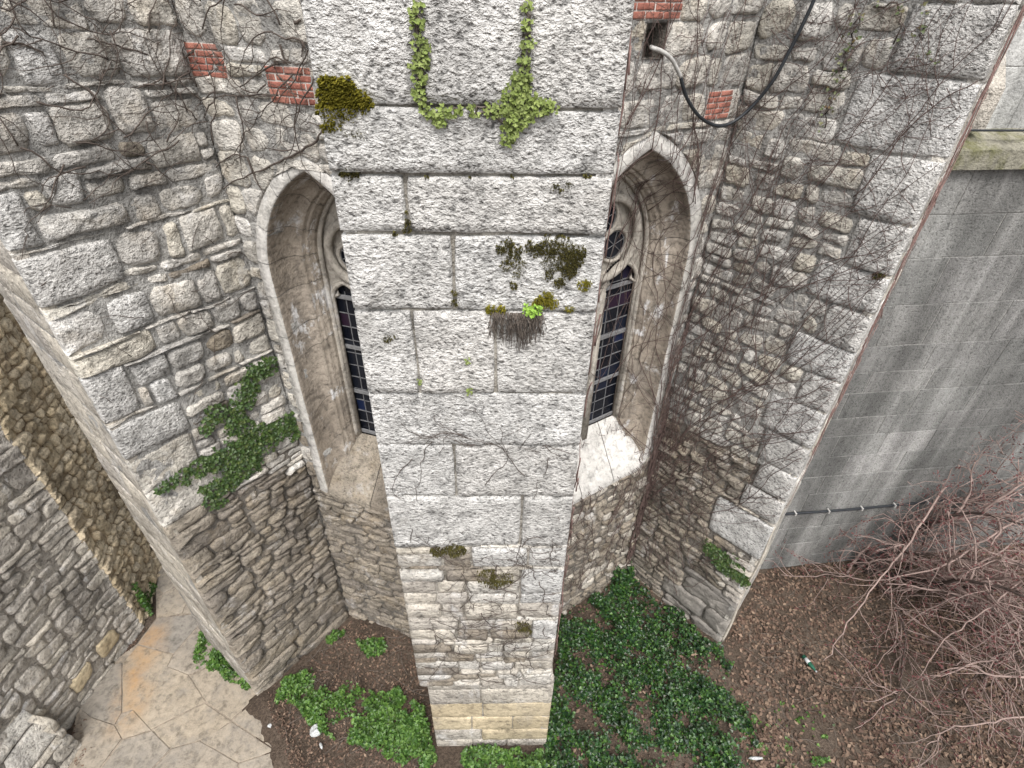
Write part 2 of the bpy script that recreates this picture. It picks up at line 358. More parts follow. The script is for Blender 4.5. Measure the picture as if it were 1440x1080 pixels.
def stone(wall, rect, m, parent, rng, gap=.012, jit=.02, warp=.03, proud=(.005, .035), rough=.012, rnd=.3, edge=(0, 0), name='stone', push=None, sp=.085, inset=.022, back=-.09, batter=None, square=False):
    u0, u1, z0, z1 = rect[:4]; W, Hh = u1-u0, z1-z0; s = min(W, Hh)
    gap = min(gap, s*.12); jit = min(jit, s*.12)
    e0 = -EXT.get(edge[0], .02) if edge[0] and u0 <= edge[2]+1e-3 else gap
    e1 = -EXT.get(edge[1], .02) if edge[1] and u1 >= edge[3]-1e-3 else gap
    A0, A1, B0, B1 = u0+e0, u1-e1, z0+gap, z1-gap
    J = lambda: rng.uniform(-jit, jit)
    cs = [(A0+(J() if e0 > 0 else 0), B0+J()), (A1+(J() if e1 > 0 else 0), B0+J()), (A1+(J() if e1 > 0 else 0), B1+J()), (A0+(J() if e0 > 0 else 0), B1+J())]
    if rnd > .2:
        for _ in range(rng.choice((0, 1, 1, 2))):     # knock corners about
            i = rng.randrange(4); k = rng.uniform(.08, .30); cu0, cz0 = (A0+A1)/2, (B0+B1)/2
            if (i in (0, 3) and e0 < 0) or (i in (1, 2) and e1 < 0): continue
            cs[i] = (cs[i][0]+(cu0-cs[i][0])*k*rng.random(), cs[i][1]+(cz0-cs[i][1])*k)
    if W > .34 and not square and rnd < .2 and not push:
        return grid_block(wall, cs, W, Hh, m, parent, rng, proud, rough, rnd, inset, back, name, warp, e0, e1, A0, A1, sp, batter)
    pts = []
    cut = 0 if square else rnd*s
    for i in range(4):
        p, q = cs[i], cs[(i+1) % 4]; L = math.hypot(q[0]-p[0], q[1]-p[1]); n = max(2, round(L/sp))
        keepa = (i in (1, 2) and e1 < 0) or (i in (0, 3) and e0 < 0)
        c0 = min(.45, cut*rng.uniform(.4, 1)/max(L, .01)); c1 = min(.45, cut*rng.uniform(.4, 1)/max(L, .01))
        if e1 < 0 and i == 0: c1 = 0
        if e1 < 0 and i == 1: c0 = c1 = 0
        if e1 < 0 and i == 2: c0 = 0
        if e0 < 0 and i == 2: c1 = 0
        if e0 < 0 and i == 3: c0 = c1 = 0
        if e0 < 0 and i == 0: c0 = 0
        for k in range(n):
            f = c0+(1-c0-c1)*k/(n-1) if n > 1 else .5
            pts.append((p[0]+(q[0]-p[0])*f, p[1]+(q[1]-p[1])*f))
    P = []
    for (u, z) in pts:
        q = wall.at(u, z)
        if warp:
            du = warp*1.2*nz3(q, 2.2, 5.1)+warp*.5*nz3(q, 10, 2.2); dz = warp*1.2*nz3(q, 2.0, 17.3)+warp*.5*nz3(q, 10, 8.8)
            if (e0 < 0 and u < A0+.02) or (e1 < 0 and u > A1-.02): du = 0
            u += du; z += dz
        if push: u, z = push(u, z)
        P.append((u, z))
    area = .5*sum(P[i][0]*P[(i+1) % len(P)][1]-P[(i+1) % len(P)][0]*P[i][1] for i in range(len(P)))
    if area < .0012: return None
    cu = sum(p[0] for p in P)/len(P); cz_ = sum(p[1] for p in P)/len(P)
    pr = rng.uniform(*proud); tu, tz = (0, 0) if square else (rng.uniform(-.03, .03), rng.uniform(-.03, .03))
    sd_ = rng.uniform(0, 50); n = len(P)
    ins = min(inset, s*.16)
    rings = [(0, back, 0), (0, pr*.25-.004, .5), (ins, pr*.9, 1)]
    for fr in ((.62, .3) if s > .16 else (.5,)): rings.append((-fr, pr, 1))
    vs = []
    for (k, base, ns) in rings:
        for (u, z) in P:
            dx, dz = cu-u, cz_-z; dl = math.hypot(dx, dz)+1e-6
            if k >= 0: f = min(.6, k/dl)
            else: f = 1+k
            uu, zz = u+dx*f, z+dz*f
            q = wall.at(uu, zz)
            o = base+ns*(rough*nz3(q, 5, sd_)+rough*.7*nz3(q, 14, sd_)+tu*(uu-cu)+tz*(zz-cz_))+(batter(zz) if batter else 0)
            vs.append(wall.at(uu, zz, o))
    q = wall.at(cu, cz_); vs.append(wall.at(cu, cz_, pr+rough*nz3(q, 5, sd_)+(batter(cz_) if batter else 0)))
    fs = []
    for r in range(len(rings)-1):
        for i in range(n):
            j = (i+1) % n; f = (r*n+i, r*n+j, (r+1)*n+j, (r+1)*n+i); fs.append(f[::-1] if wall.flip else f)
    lr = (len(rings)-1)*n
    for i in range(n):
        f = (lr+i, lr+(i+1) % n, len(vs)-1); fs.append(f[::-1] if wall.flip else f)
    return mk(name, vs, fs, m, parent, not square)
def rubble(wall, rect, size, parent, matf, seed, reserved=(), edge=(0, 0), hole=None, push=None, **kw):
    rng = random.Random(seed); out = []
    fill(rect, size, list(reserved), out, rng); n = 0
    for r in out:
        u, z = (r[0]+r[1])/2, (r[2]+r[3])/2
        if hole and hole(u, z): continue
        if stone(wall, r, matf(u, z, rng), parent, rng, edge=(edge[0], edge[1], rect[0], rect[1]), push=push, **kw): n += 1
    return n
def prism(name, pts, z0, z1, m, parent):
    n = len(pts); vs = [(x, y, z0) for x, y in pts]+[(x, y, z1) for x, y in pts]
    fs = [tuple(range(n))[::-1], tuple(range(n, 2*n))]+[(i, (i+1) % n, n+(i+1) % n, n+i) for i in range(n)]
    return mk(name, vs, fs, m, parent, False)
def prect(wall, a, b, du=(0, 0)):
    """two opposite pixel corners -> (u0,u1,z0,z1) on a wall"""
    p, q = wall.uv(*a), wall.uv(*b); return (min(p[0], q[0]), max(p[0], q[0]), min(p[1], q[1]), max(p[1], q[1]))
TOP = 11.2
def brick_patch(wall, parent, u0, u1, z0, z1, rows, blen, seed):
    rng = random.Random(seed); mb = MB(); h = (z1-z0)/rows
    c = np.array(wall.at((u0+u1)/2, (z0+z1)/2, -.03)); d = np.append(wall.d, 0); nn = np.append(wall.n, 0)
    mb.box(c, d*(u1-u0)/2, nn*.035, np.array([0, 0, (z1-z0)/2])); mb.build('brick_mortar', M['brick_mortar'], parent, False)
    for r in range(rows):
        u = u0-(blen*.5 if r % 2 else 0)
        while u < u1-.02:
            a, b_ = max(u, u0), min(u+blen, u1)
            if b_-a > .04:
                stone(wall, (a, b_, z0+r*h, z0+(r+1)*h), M['brick'], parent, rng, gap=.0055, jit=.002, warp=.004, proud=(.010, .018), rough=.003, rnd=.05, name='brick', inset=.005, sp=.12, back=-.03)
            u += blen

# ------------------------------------------------------------------ windows
class Win:
    def __init__(s, wall, uc, a, ai, zs, zap, zb, zbi, D, band, zcir, rcir, zlh):
        s.wall, s.uc, s.a, s.ai, s.zs, s.zap, s.zb, s.zbi, s.D, s.band = wall, uc, a, ai, zs, zap, zb, zbi, D, band
        h = zap-zs; s.r = (a*a+h*h)/(2*a); s.zcir, s.rcir, s.zlh = zcir, rcir, zlh
    def outline(s, o, nj=26, na=22, zb=None):
        zb = s.zb if zb is None else zb
        a, r = s.a-o, s.r-o; cxr = s.uc+s.a-s.r; th = math.acos(max(-1, min(1, (s.uc-cxr)/r)))
        right = [(s.uc+a, zb+(s.zs-zb)*i/nj) for i in range(nj)]+[(cxr+r*math.cos(th*i/na), s.zs+r*math.sin(th*i/na)) for i in range(na+1)]
        left = [(2*s.uc-u, z) for u, z in right]
        return left+right[::-1][1:]
    def inside(s, u, z, o=0.0, zb=None):
        if z < (s.zb if zb is None else zb): return False
        x = abs(u-s.uc)
        if x > s.a+o: return False
        if z <= s.zs: return True
        return math.hypot(x-(s.a-s.r), z-s.zs) < s.r+o
    def edge_dist(s, u, z):
        x = abs(u-s.uc)
        return s.a-x if z <= s.zs else s.r-math.hypot(x-(s.a-s.r), z-s.zs)
    def push(s, u, z):
        o = s.band+.012
        if z < s.zb-.12 or not s.inside(u, z, o, s.zb-.12): return u, z
        x = u-s.uc; sg = 1 if x >= 0 else -1
        if z < s.zb+.1 and abs(x) < s.a-.1: return u, s.zb-.12
        if z <= s.zs: return s.uc+sg*(s.a+o), z
        cxr = (s.a-s.r); dx, dz = abs(x)-cxr, z-s.zs; L = math.hypot(dx, dz)+1e-6; f = (s.r+o)/L
        return s.uc+sg*max(0, (cxr+dx*f)), s.zs+dz*f
    def depth(s, u, z):
        if not s.inside(u, z): return 0
        return -s.D*min(1, max(0, s.edge_dist(u, z)/(s.a-s.ai)))
    def build(s, parent, seed):
        rng = random.Random(seed); wl = s.wall; S = s.a-s.ai; D = s.D
        prof = [(-s.band, -.10), (-s.band, .014), (-.01, .014), (.004, .004), (.012, -.03)]
        for k in range(8):
            t = k/7*math.pi/2; prof.append((.05*S+.62*S*(1-math.cos(t)), -(.06+(.62*D-.06)*math.sin(t))))
        prof += [(.72*S, -.66*D), (.72*S, -.74*D), (.80*S, -.72*D), (.87*S, -.76*D), (.88*S, -.84*D), (.97*S, -.86*D), (S, -.90*D), (S, -D-.12)]
        lines = []
        for (o, dp) in prof:
            f = min(1, max(0, -dp/D)); zb = s.zb+(s.zbi-s.zb)*f-.03
            lines.append([(u, z, dp) for u, z in s.outline(o, zb=zb)])
        n = len(lines[0]); br = [0]; 
        while br[-1] < n-1: br.append(min(n-1, br[-1]+rng.choice((3, 4, 6, 7))))
        if br[-1]-br[-2] < 2: br.pop(-2)
        for a, b in zip(br[:-1], br[1:]):
            vs = []; cnt = b-a+1; dd = rng.uniform(-.003, .003)
            for i in range(a, b+1):
                for ln in lines:
                    u, z, dp = ln[i]
                    if i == b and i < n-1:  # hairline joint
                        u2, z2, _ = ln[i-1]; L = math.hypot(u-u2, z-z2)+1e-6; g = min(.4, .008/L); u += (u2-u)*g; z += (z2-z)*g
                    q = wl.at(u, z, dp); vs.append(wl.at(u, z, dp+dd+.008*nz3(q, 3)))
            m_ = len(prof); fs = []
            for i in range(cnt-1):
                for k in range(m_-1): fs.append((i*m_+k, (i+1)*m_+k, (i+1)*m_+k+1, i*m_+k+1))
            ob = mk('jamb_stone', vs, fs, M['dressed'], parent)
            ob.data.materials.append(M['frame'])
            for p_ in ob.data.polygons:
                if len(p_.vertices) == 4 and (p_.vertices[0] % m_) in (0, 1, 2): p_.material_index = 1
        vs = []; fs = []                                  # mortar behind the jamb joints
        for i in range(n):
            for ln in lines[3:]:
                u, z, dp = ln[i]; x = u-s.uc; vs.append(wl.at(u+(.014 if x > 0 else -.014), z+.008, dp-.014))
        m_ = len(prof)-3
        for i in range(n-1):
            for k in range(m_-1): fs.append((i*m_+k, (i+1)*m_+k, (i+1)*m_+k+1, i*m_+k+1))
        mk('jamb_mortar', vs, fs, M['mortar_dark'], parent)
        # sloping sill: a few dressed blocks
        k = 3 if s.a > .9 else 2
        for i in range(k):
            u0 = s.uc-s.a+2*s.a*i/k+.006; u1 = s.uc-s.a+2*s.a*(i+1)/k-.006; vs = []; nn = 8
            for jj in range(nn+1):
                f = jj/nn; o = .03-(D+.10)*f; zz = s.zb+(s.zbi-s.zb)*f
                for ii in range(6):
                    u = u0+(u1-u0)*ii/5; q = wl.at(u, zz, o); vs.append(wl.at(u, zz+.02*nz3(q, 4)+.01*nz3(q, 12), o))
            b0 = len(vs)
            for ii in range(6):
                u = u0+(u1-u0)*ii/5; vs.append(wl.at(u, s.zb-.13, .02)); 
            fs = [(jj*6+ii, jj*6+ii+1, (jj+1)*6+ii+1, (jj+1)*6+ii) for jj in range(nn) for ii in range(5)]+[(b0+ii, b0+ii+1, ii+1, ii) for ii in range(5)]
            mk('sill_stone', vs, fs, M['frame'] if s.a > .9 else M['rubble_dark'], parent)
        # tracery
        mb = MB(); tD = -D-.02
        def in_light(u, z, g=0.0):
            x = abs(u-s.uc); mu = .055; lc = (mu+s.ai-.03)/2+.0; hw = (s.ai-.03-mu)/2-g
            if z > s.zlh: 
                rr = hw*1.25; return math.hypot(abs(x-lc)-(hw-rr), z-s.zlh) < rr and abs(x-lc) < hw
            return abs(x-lc) < hw and z > s.zbi
        lc = (.055+s.ai-.03)/2; hw = (s.ai-.03-.055)/2
        foils = [(s.uc+.47*s.rcir*math.cos(rad(q)), s.zcir+.47*s.rcir*math.sin(rad(q)), .42*s.rcir) for q in (90, 210, 330)]
        def in_foil(u, z): return any(math.hypot(u-a, z-b) < r for a, b, r in foils)
        st = .022; nu = int(2*s.ai/st)+2; z0 = s.zlh-.1; nzz = int((s.zap-z0)/st)+2; idx = {}; vs = []; fs = []
        def vid(i, j):
            if (i, j) not in idx:
                u = s.uc-s.ai-st/2+i*st; z = z0+j*st
                o = tD-.05-(.07 if math.hypot(u-s.uc, z-s.zcir) < s.rcir else 0); idx[(i, j)] = len(vs); vs.append(wl.at(u, z, o))
            return idx[(i, j)]
        for j in range(nzz):
            for i in range(nu):
                u = s.uc-s.ai-st/2+(i+.5)*st; z = z0+(j+.5)*st
                if not s.inside(u, z, -S+.02) or in_light(u, z) or in_foil(u, z): continue
                fs.append((vid(i, j), vid(i+1, j), vid(i+1, j+1), vid(i, j+1)))
        mb.add(vs, fs)
        W3 = lambda pts, o: [wl.at(u, z, o) for u, z in pts]
        circ = lambda cu, cz_, r, n=36: [(cu+r*math.cos(2*math.pi*k/n), cz_+r*math.sin(2*math.pi*k/n)) for k in range(n)]
        mb.tube(W3(circ(s.uc, s.zcir, s.rcir), tD-.02), .055, 8, True)
        for a, b, r in foils: mb.tube(W3(circ(a, b, r, 24), tD-.10), .032, 6, True)
        for sg in (-1, 1):
            c = s.uc+sg*lc; rr = hw*1.25; th = math.acos((rr-hw)/rr)
            arc = [(c+hw-rr+rr*math.cos(th*k/10), s.zlh+rr*math.sin(th*k/10)) for k in range(11)]
            head = [(c+hw, s.zbi)]+arc+[(2*c-u, z) for u, z in arc[::-1][1:]]+[(c-hw, s.zbi)]
            mb.tube(W3(head, tD-.04), .036, 6)
            # cusps of the trefoil head
            for dx in (-1, 1):
                cu = c+dx*hw*.62; mb.tube(W3([(c+dx*hw, s.zlh+.02), (cu, s.zlh+hw*.34), (c+dx*hw*.72, s.zlh+hw*.82)], tD-.06), [.03, .024, .02], 5)
        o2 = s.outline(S-.005, zb=s.zbi)
        mb.tube(W3(o2, tD), .045, 6)
        c = np.array(wl.at(s.uc, (s.zbi+s.zlh)/2, tD-.03)); d3 = np.append(wl.d, 0); n3 = np.append(wl.n, 0)
        mb.tube([wl.at(s.uc, s.zbi-.12, tD+.0), wl.at(s.uc, s.zlh+.1, tD+.0)], .062, 4)
        mb.box(c+np.array([0, 0, -.05]), d3*.05, n3*.08, np.array([0, 0, (s.zlh-s.zbi)/2+.1]))
        win = mb.build('window', M['tracery'], parent)
        # leaded panes, lead cames, bars
        lead = MB(); gz = -D-.14; cols = 3; pw = 2*hw/cols; rows = int((s.zlh+hw*.9-s.zbi)/.2); ph = (s.zlh+hw*.9-s.zbi)/rows
        tint = random.Random(seed+5)
        for sg in (-1, 1):
            c0 = s.uc+sg*lc-hw
            for r in range(rows):
                for k in range(cols):
                    u0, z0_ = c0+k*pw, s.zbi+r*ph
                    if not (in_light(u0+pw*.5, z0_+ph*.3)): continue
                    cc = np.array(wl.at(u0+pw/2, z0_+ph/2, gz)); tl = tint.uniform(-.006, .006); pm = MB()
                    pm.box(cc, d3*(pw/2-.004)+n3*tl, n3*.003, np.array([0, 0, ph/2-.004])+n3*tint.uniform(-.008, .008)); pm.build('pane', M['glass'], win, False)
                lead.box(np.array(wl.at(c0+hw, s.zbi+r*ph, gz+.004)), d3*hw, n3*.007, np.array([0, 0, .006]))
            for k in range(1, cols): lead.box(np.array(wl.at(c0+k*pw, (s.zbi+s.zlh)/2+.05, gz+.004)), d3*.006, n3*.007, np.array([0, 0, (s.zlh-s.zbi)/2+.05]))
            nb = 3
            for i in range(nb+1):
                z = s.zbi+.03+(s.zlh-s.zbi)*i/nb; b_ = MB(); b_.box(np.array(wl.at(c0+hw, z, gz+.03)), d3*hw, n3*.014, np.array([0, 0, .026])); b_.build('saddle_bar', M['greybar'], win, False)
        for a, b, r in foils:
            g = MB(); g.add(W3(circ(a, b, r, 20), gz-.005)+[wl.at(a, b, gz-.005)], [(i, (i+1) % 20, 20) for i in range(20)]); g.build('pane', M['glass'], win, False)
            for q in (20, 80, 140): lead.tube([wl.at(a+r*math.cos(rad(q))*f, b+r*math.sin(rad(q))*f, gz+.02) for f in (-1, 1)], .006, 4)
            lead.tube(W3(circ(a, b, r*.8, 20), gz+.015), .006, 4, True)
        lead.build('lead_cames', M['lead'], win, False)
        pl = MB(); pl.add(W3(s.outline(S-.02, zb=s.zbi-.1), gz-.03)+[wl.at(s.uc, s.zs, gz-.03)], [(i, i+1, n) for i in range(n-1)]+[(n-1, 0, n)])
        pl.build('dark_backing', M['iron'], win, False)
        return win
WL_ = Win(LA, 1.07, .77, .52, 7.30, 8.56, 3.62, 4.36, .62, .13, 7.42, .40, 6.72)
WR_ = Win(RA, -1.38, 1.04, .74, 7.20, 8.70, 3.42, 4.28, .46, .17, 7.50, .54, 6.72)

GB = 'buttresses of the church apse'
# ------------------------------------------------------------------ middle buttress
def bottom_of(pts, z=0): return (float(np.mean([p[0] for p in pts])), float(np.mean([p[1] for p in pts])), z)
UL, UR = -.09, 1.70
PL = .0; PRT = 1.77                      # plinth edges
dep = 1.9
cb = empty('buttress', CF.at(.85, 0, -.7), 'tall white pecked limestone buttress standing nearest, between the two pointed windows', 'buttress', GB)
prism('core', [CF.at(u, 0, o)[:2] for u, o in ((UL+.05, -.05), (UR-.05, -.05), (UR-.05, -dep), (UL+.05, -dep))], 2.1, TOP, M['mortar_thin'], cb)
prism('core', [CF.at(u, 0, o)[:2] for u, o in ((PL+.04, -.11), (PRT-.04, -.11), (PRT-.04, -dep), (PL+.04, -dep))], -.15, 2.12, M['mortar_thin'], cb)
mortar_sheet(CF, UL+.015, UR-.015, 2.15, TOP, M['mortar_thin'], cb, off=-.018, amp=.008)
mortar_sheet(CF, PL+.015, PRT-.015, -.1, 2.16, M['mortar_thin'], cb, off=-.085, amp=.008)
rng = random.Random(3)
zc = lambda y, x=690: CF.uv(x, y)[1]
uc_ = lambda x, y: CF.uv(x, y)[0]
rows = [(None, 152, [(590, 75), (742, 75)]), (152, 246, []), (246, 329, [(573, 290)]), (329, 436, [(638, 380)]), (436, 553, [(584, 490), (697, 500)]),
        (553, 625, []), (625, 697, [(640, 660)]), (697, 766, [(733, 730)])]
for a, b, js in rows:
    z1 = TOP-.6 if a is None else zc(a); z0 = zc(b)
    us = [UL]+[uc_(*j) for j in js]+[UR]
    for p, q in zip(us[:-1], us[1:]):
        stone(CF, (p, q, z0, z1), M['ashlar'], cb, rng, gap=.009, jit=.006, warp=.008, proud=(.010, .03), rough=.020, rnd=.05, edge=(1, 1, UL, UR), sp=.05, inset=.010)
stone(CF, (UL, .8, TOP-.6, TOP), M['ashlar'], cb, rng, gap=.009, jit=.005, warp=.008, edge=(1, 1, UL, UR)); stone(CF, (.8, UR, TOP-.6, TOP), M['ashlar'], cb, rng, gap=.009, jit=.005, warp=.008, edge=(1, 1, UL, UR))
zb0 = zc(766)
zl = [zb0, zc(797), zc(834), zc(868), zc(905), 2.2]
res = [prect(CF, (662, 769), (742, 797)), prect(CF, (744, 769), (797, 797)), prect(CF, (733, 800), (795, 848)), prect(CF, (748, 872), (785, 897))]
def csize(u, z): return (.42, .2) if z > 3.2 else (.36, .15)
for a, b in zip(zl[:-1], zl[1:]):
    rr = [(max(UL, r[0]), min(UR, r[1]) if r[1] < UR-.1 else UR, max(b, r[2]), min(a, r[3])) for r in res if r[2] < a-.05 and r[3] > b+.05]
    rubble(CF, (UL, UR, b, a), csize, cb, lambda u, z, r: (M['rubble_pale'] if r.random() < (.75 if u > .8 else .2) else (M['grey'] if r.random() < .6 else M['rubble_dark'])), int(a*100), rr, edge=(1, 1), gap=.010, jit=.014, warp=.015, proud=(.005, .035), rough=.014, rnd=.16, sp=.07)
    for r in rr: stone(CF, r, M['ashlar'], cb, rng, gap=.010, jit=.008, warp=.01, edge=(1, 1, UL, UR), rnd=.1)
M['yellow'] = stone_mat('yellow_sandstone', [(.50, .41, .27), (.55, .47, .33), (.44, .38, .28), (.52, .43, .28)], speck=.3, fine=40, bump=.015, stain=(.28, .25, .21), stain_lo=.54, stain_hi=.76)
CP = Wall(CF.at(0, 0, -.075)[:2], 1.77)
zp = [2.16, 1.47, 1.02, .58, .2, -.1]
for i, (a, b) in enumerate(zip(zp[:-1], zp[1:])):
    rubble(CP, (PL, PRT, b, a), lambda u, z: (.7, .4), cb, lambda u, z, r, i=i: M['yellow'] if i in (1, 2) or (i == 3 and u > .8) else M['grey'], 70+i, edge=(1, 1), gap=.007, jit=.006, warp=.008, proud=(.004, .018), rough=.008, rnd=.06, sp=.07)
for side, uu, flip, dg in (('l', UL, True, 91.77), ('r', UR, False, 91.77)):
    sw = Wall(CF.at(uu, 0)[:2], dg, flip)
    rubble(sw, (0, dep, 2.2, TOP), lambda u, z: (.62, .42), cb, lambda u, z, r: M['ashlar'] if z > 5.2 else M['rubble_pale'], 31 if flip else 32, edge=(2, 0), proud=(.002, .014), gap=.010, jit=.008, warp=.01, rnd=.06, sp=.12)
    sw2 = Wall(CF.at(PL if flip else PRT, 0, -.075)[:2], dg, flip)
    rubble(sw2, (0, dep-.1, -.1, 2.16), lambda u, z: (.6, .4), cb, lambda u, z, r: M['grey'], 33 if flip else 34, edge=(2, 0), proud=(.002, .014), gap=.010, jit=.008, warp=.01, rnd=.06, sp=.12)

# ------------------------------------------------------------------ left buttress
lb = empty('buttress', LS.at(LLEN*.6, 0, -.8), 'rough rubble and block buttress on the left carrying a green ivy patch', 'buttress', GB)
TH = 1.7
prism('core', [LS.at(-.4, 0, -.05)[:2], LS.at(LLEN-.05, 0, -.05)[:2], LS.at(LLEN-.05, 0, -TH)[:2], LS.at(-.4, 0, -TH)[:2]], -.2, TOP, M['mortar'], lb)
mortar_sheet(LS, 0, LLEN-.02, 4.6, TOP, M['mortar'], lb, off=-.004, amp=.030)
mortar_sheet(LS, 0, LLEN-.02, -.1, 4.62, M['mortar_dark'], lb, off=-.012, amp=.018)
mortar_sheet(EL, .01, TH, -.1, TOP, M['mortar'], lb, off=-.004, amp=.010, step=.1)
lres = [prect(LS, a, b) for a, b in [((24, 364), (181, 396)), ((60, 434), (149, 475)), ((141, 425), (221, 453)), ((94, 499), (216, 486)), ((216, 459), (258, 477)), ((118, 534), (202, 573)), ((178, 515), (245, 523)), ((205, 541), (250, 556)), ((163, 600), (270, 600)), ((180, 643), (233, 657)),
    ((33, 155), (87, 205)), ((50, 245), (130, 285)), ((68, 287), (157, 335)), ((0, 42), (97, 118)), ((145, 125), (220, 185)), ((248, 303), (318, 338)), ((202, 192), (285, 225)), ((0, 275), (60, 345))]]
_ok = []
for r in lres:
    r = (max(0, r[0]), min(LLEN, r[1]) if r[1] < LLEN-.12 else LLEN, r[2], r[3])
    if r[1]-r[0] > .12 and r[3]-r[2] > .1 and not any(rects_hit(r, q) for q in _ok): _ok.append(r)
lres = _ok
def lsize(u, z):
    if z < 1.0: return (.75, .26)
    if z < 4.55: return (.36, .125) if u < 1.3 else (.44, .21)
    if u > 1.1: return (.62, .44)
    return (.33, .20) if z < 7 else (.42, .28)
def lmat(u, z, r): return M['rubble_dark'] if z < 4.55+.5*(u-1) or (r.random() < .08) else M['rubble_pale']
rng = random.Random(8)
for r in lres: stone(LS, r, M['ashlar'] if r[0] > 1.0 else M['rubble_pale'], lb, rng, gap=.012, jit=.02, warp=.025, proud=(.02, .045), rough=.018, rnd=.14, edge=(0, 1, 0, LLEN), sp=.07)
rubble(LS, (0, LLEN, 4.55, TOP), lsize, lb, lmat, 41, lres, edge=(0, 1), gap=.016, jit=.03, warp=.04, proud=(.004, .05), rough=.030, rnd=.24)
rubble(LS, (0, LLEN, -.1, 4.55), lsize, lb, lmat, 42, [], edge=(0, 1), gap=.013, jit=.025, warp=.045, proud=(.0, .075), rough=.034, rnd=.26)
rubble(EL, (0, TH, -.1, TOP), lambda u, z: (.8, .45), lb, lambda u, z, r: M['grey'], 43, edge=(2, 0), proud=(.002, .014), gap=.010, jit=.01, warp=.02, rnd=.08, sp=.12)

# ------------------------------------------------------------------ right buttress
rb = empty('buttress', RS.at(RLEN*.6, 0, -.8), 'vine-covered rubble buttress on the right with large white corner blocks', 'buttress', GB)
prism('core', [RS.at(-.4, 0, -.05)[:2], RS.at(RLEN-.05, 0, -.05)[:2], ER.at(1.5, 0, -.05)[:2], RS.at(-.4, 0, -1.5)[:2]], -.2, TOP, M['mortar'], rb)
mortar_sheet(RS, 0, RLEN-.02, 4.4, TOP, M['mortar'], rb, off=-.004, amp=.026)
mortar_sheet(RS, 0, RLEN-.02, -.1, 4.42, M['mortar_dark'], rb, off=-.010, amp=.018)
mortar_sheet(ER, .01, 1.5, -.1, TOP, M['mortar'], rb, off=-.004, amp=.010, step=.1)
rres = []
zq = [10.05, 9.49, 8.80, 8.15, 7.60, 7.12, 6.62, 6.15, 5.65, 5.05, 4.5, 3.95, 3.45]
wq = [.75, 1.0, .62, .5, .75, .45, .7, .42, .72, .62, .5, .6]
for (a, b), wd in zip(zip(zq[:-1], zq[1:]), wq): rres.append((RLEN-wd, RLEN, b, a))
rres += [(1.25, 2.16, 2.55, 3.4)]
rng = random.Random(9)
for r in rres: stone(RS, r, M['ashlar'], rb, rng, gap=.012, jit=.016, warp=.02, proud=(.02, .04), rough=.016, rnd=.1, edge=(0, 1, 0, RLEN), sp=.07)
def rsize(u, z):
    if z < 1.3 and u > 1.05: return (.75, .42)
    if z < 4.3: return (.36, .135)
    return (.32, .19) if z < 8.3 else (.40, .27)
rubble(RS, (0, RLEN, 4.3, TOP), rsize, rb, lambda u, z, r: M['rubble_pale'], 51, rres, edge=(0, 1), gap=.017, jit=.03, warp=.04, proud=(.004, .045), rough=.028, rnd=.26)
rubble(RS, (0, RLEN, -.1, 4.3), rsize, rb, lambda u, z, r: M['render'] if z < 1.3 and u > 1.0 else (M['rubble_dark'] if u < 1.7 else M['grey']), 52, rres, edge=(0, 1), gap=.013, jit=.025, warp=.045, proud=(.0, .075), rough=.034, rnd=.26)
rubble(ER, (0, 1.5, -.1, TOP), lambda u, z: (.8, .5), rb, lambda u, z, r: M['rubble_pale'], 53, edge=(2, 0), proud=(.002, .014), gap=.010, jit=.01, warp=.02, rnd=.08, sp=.12)

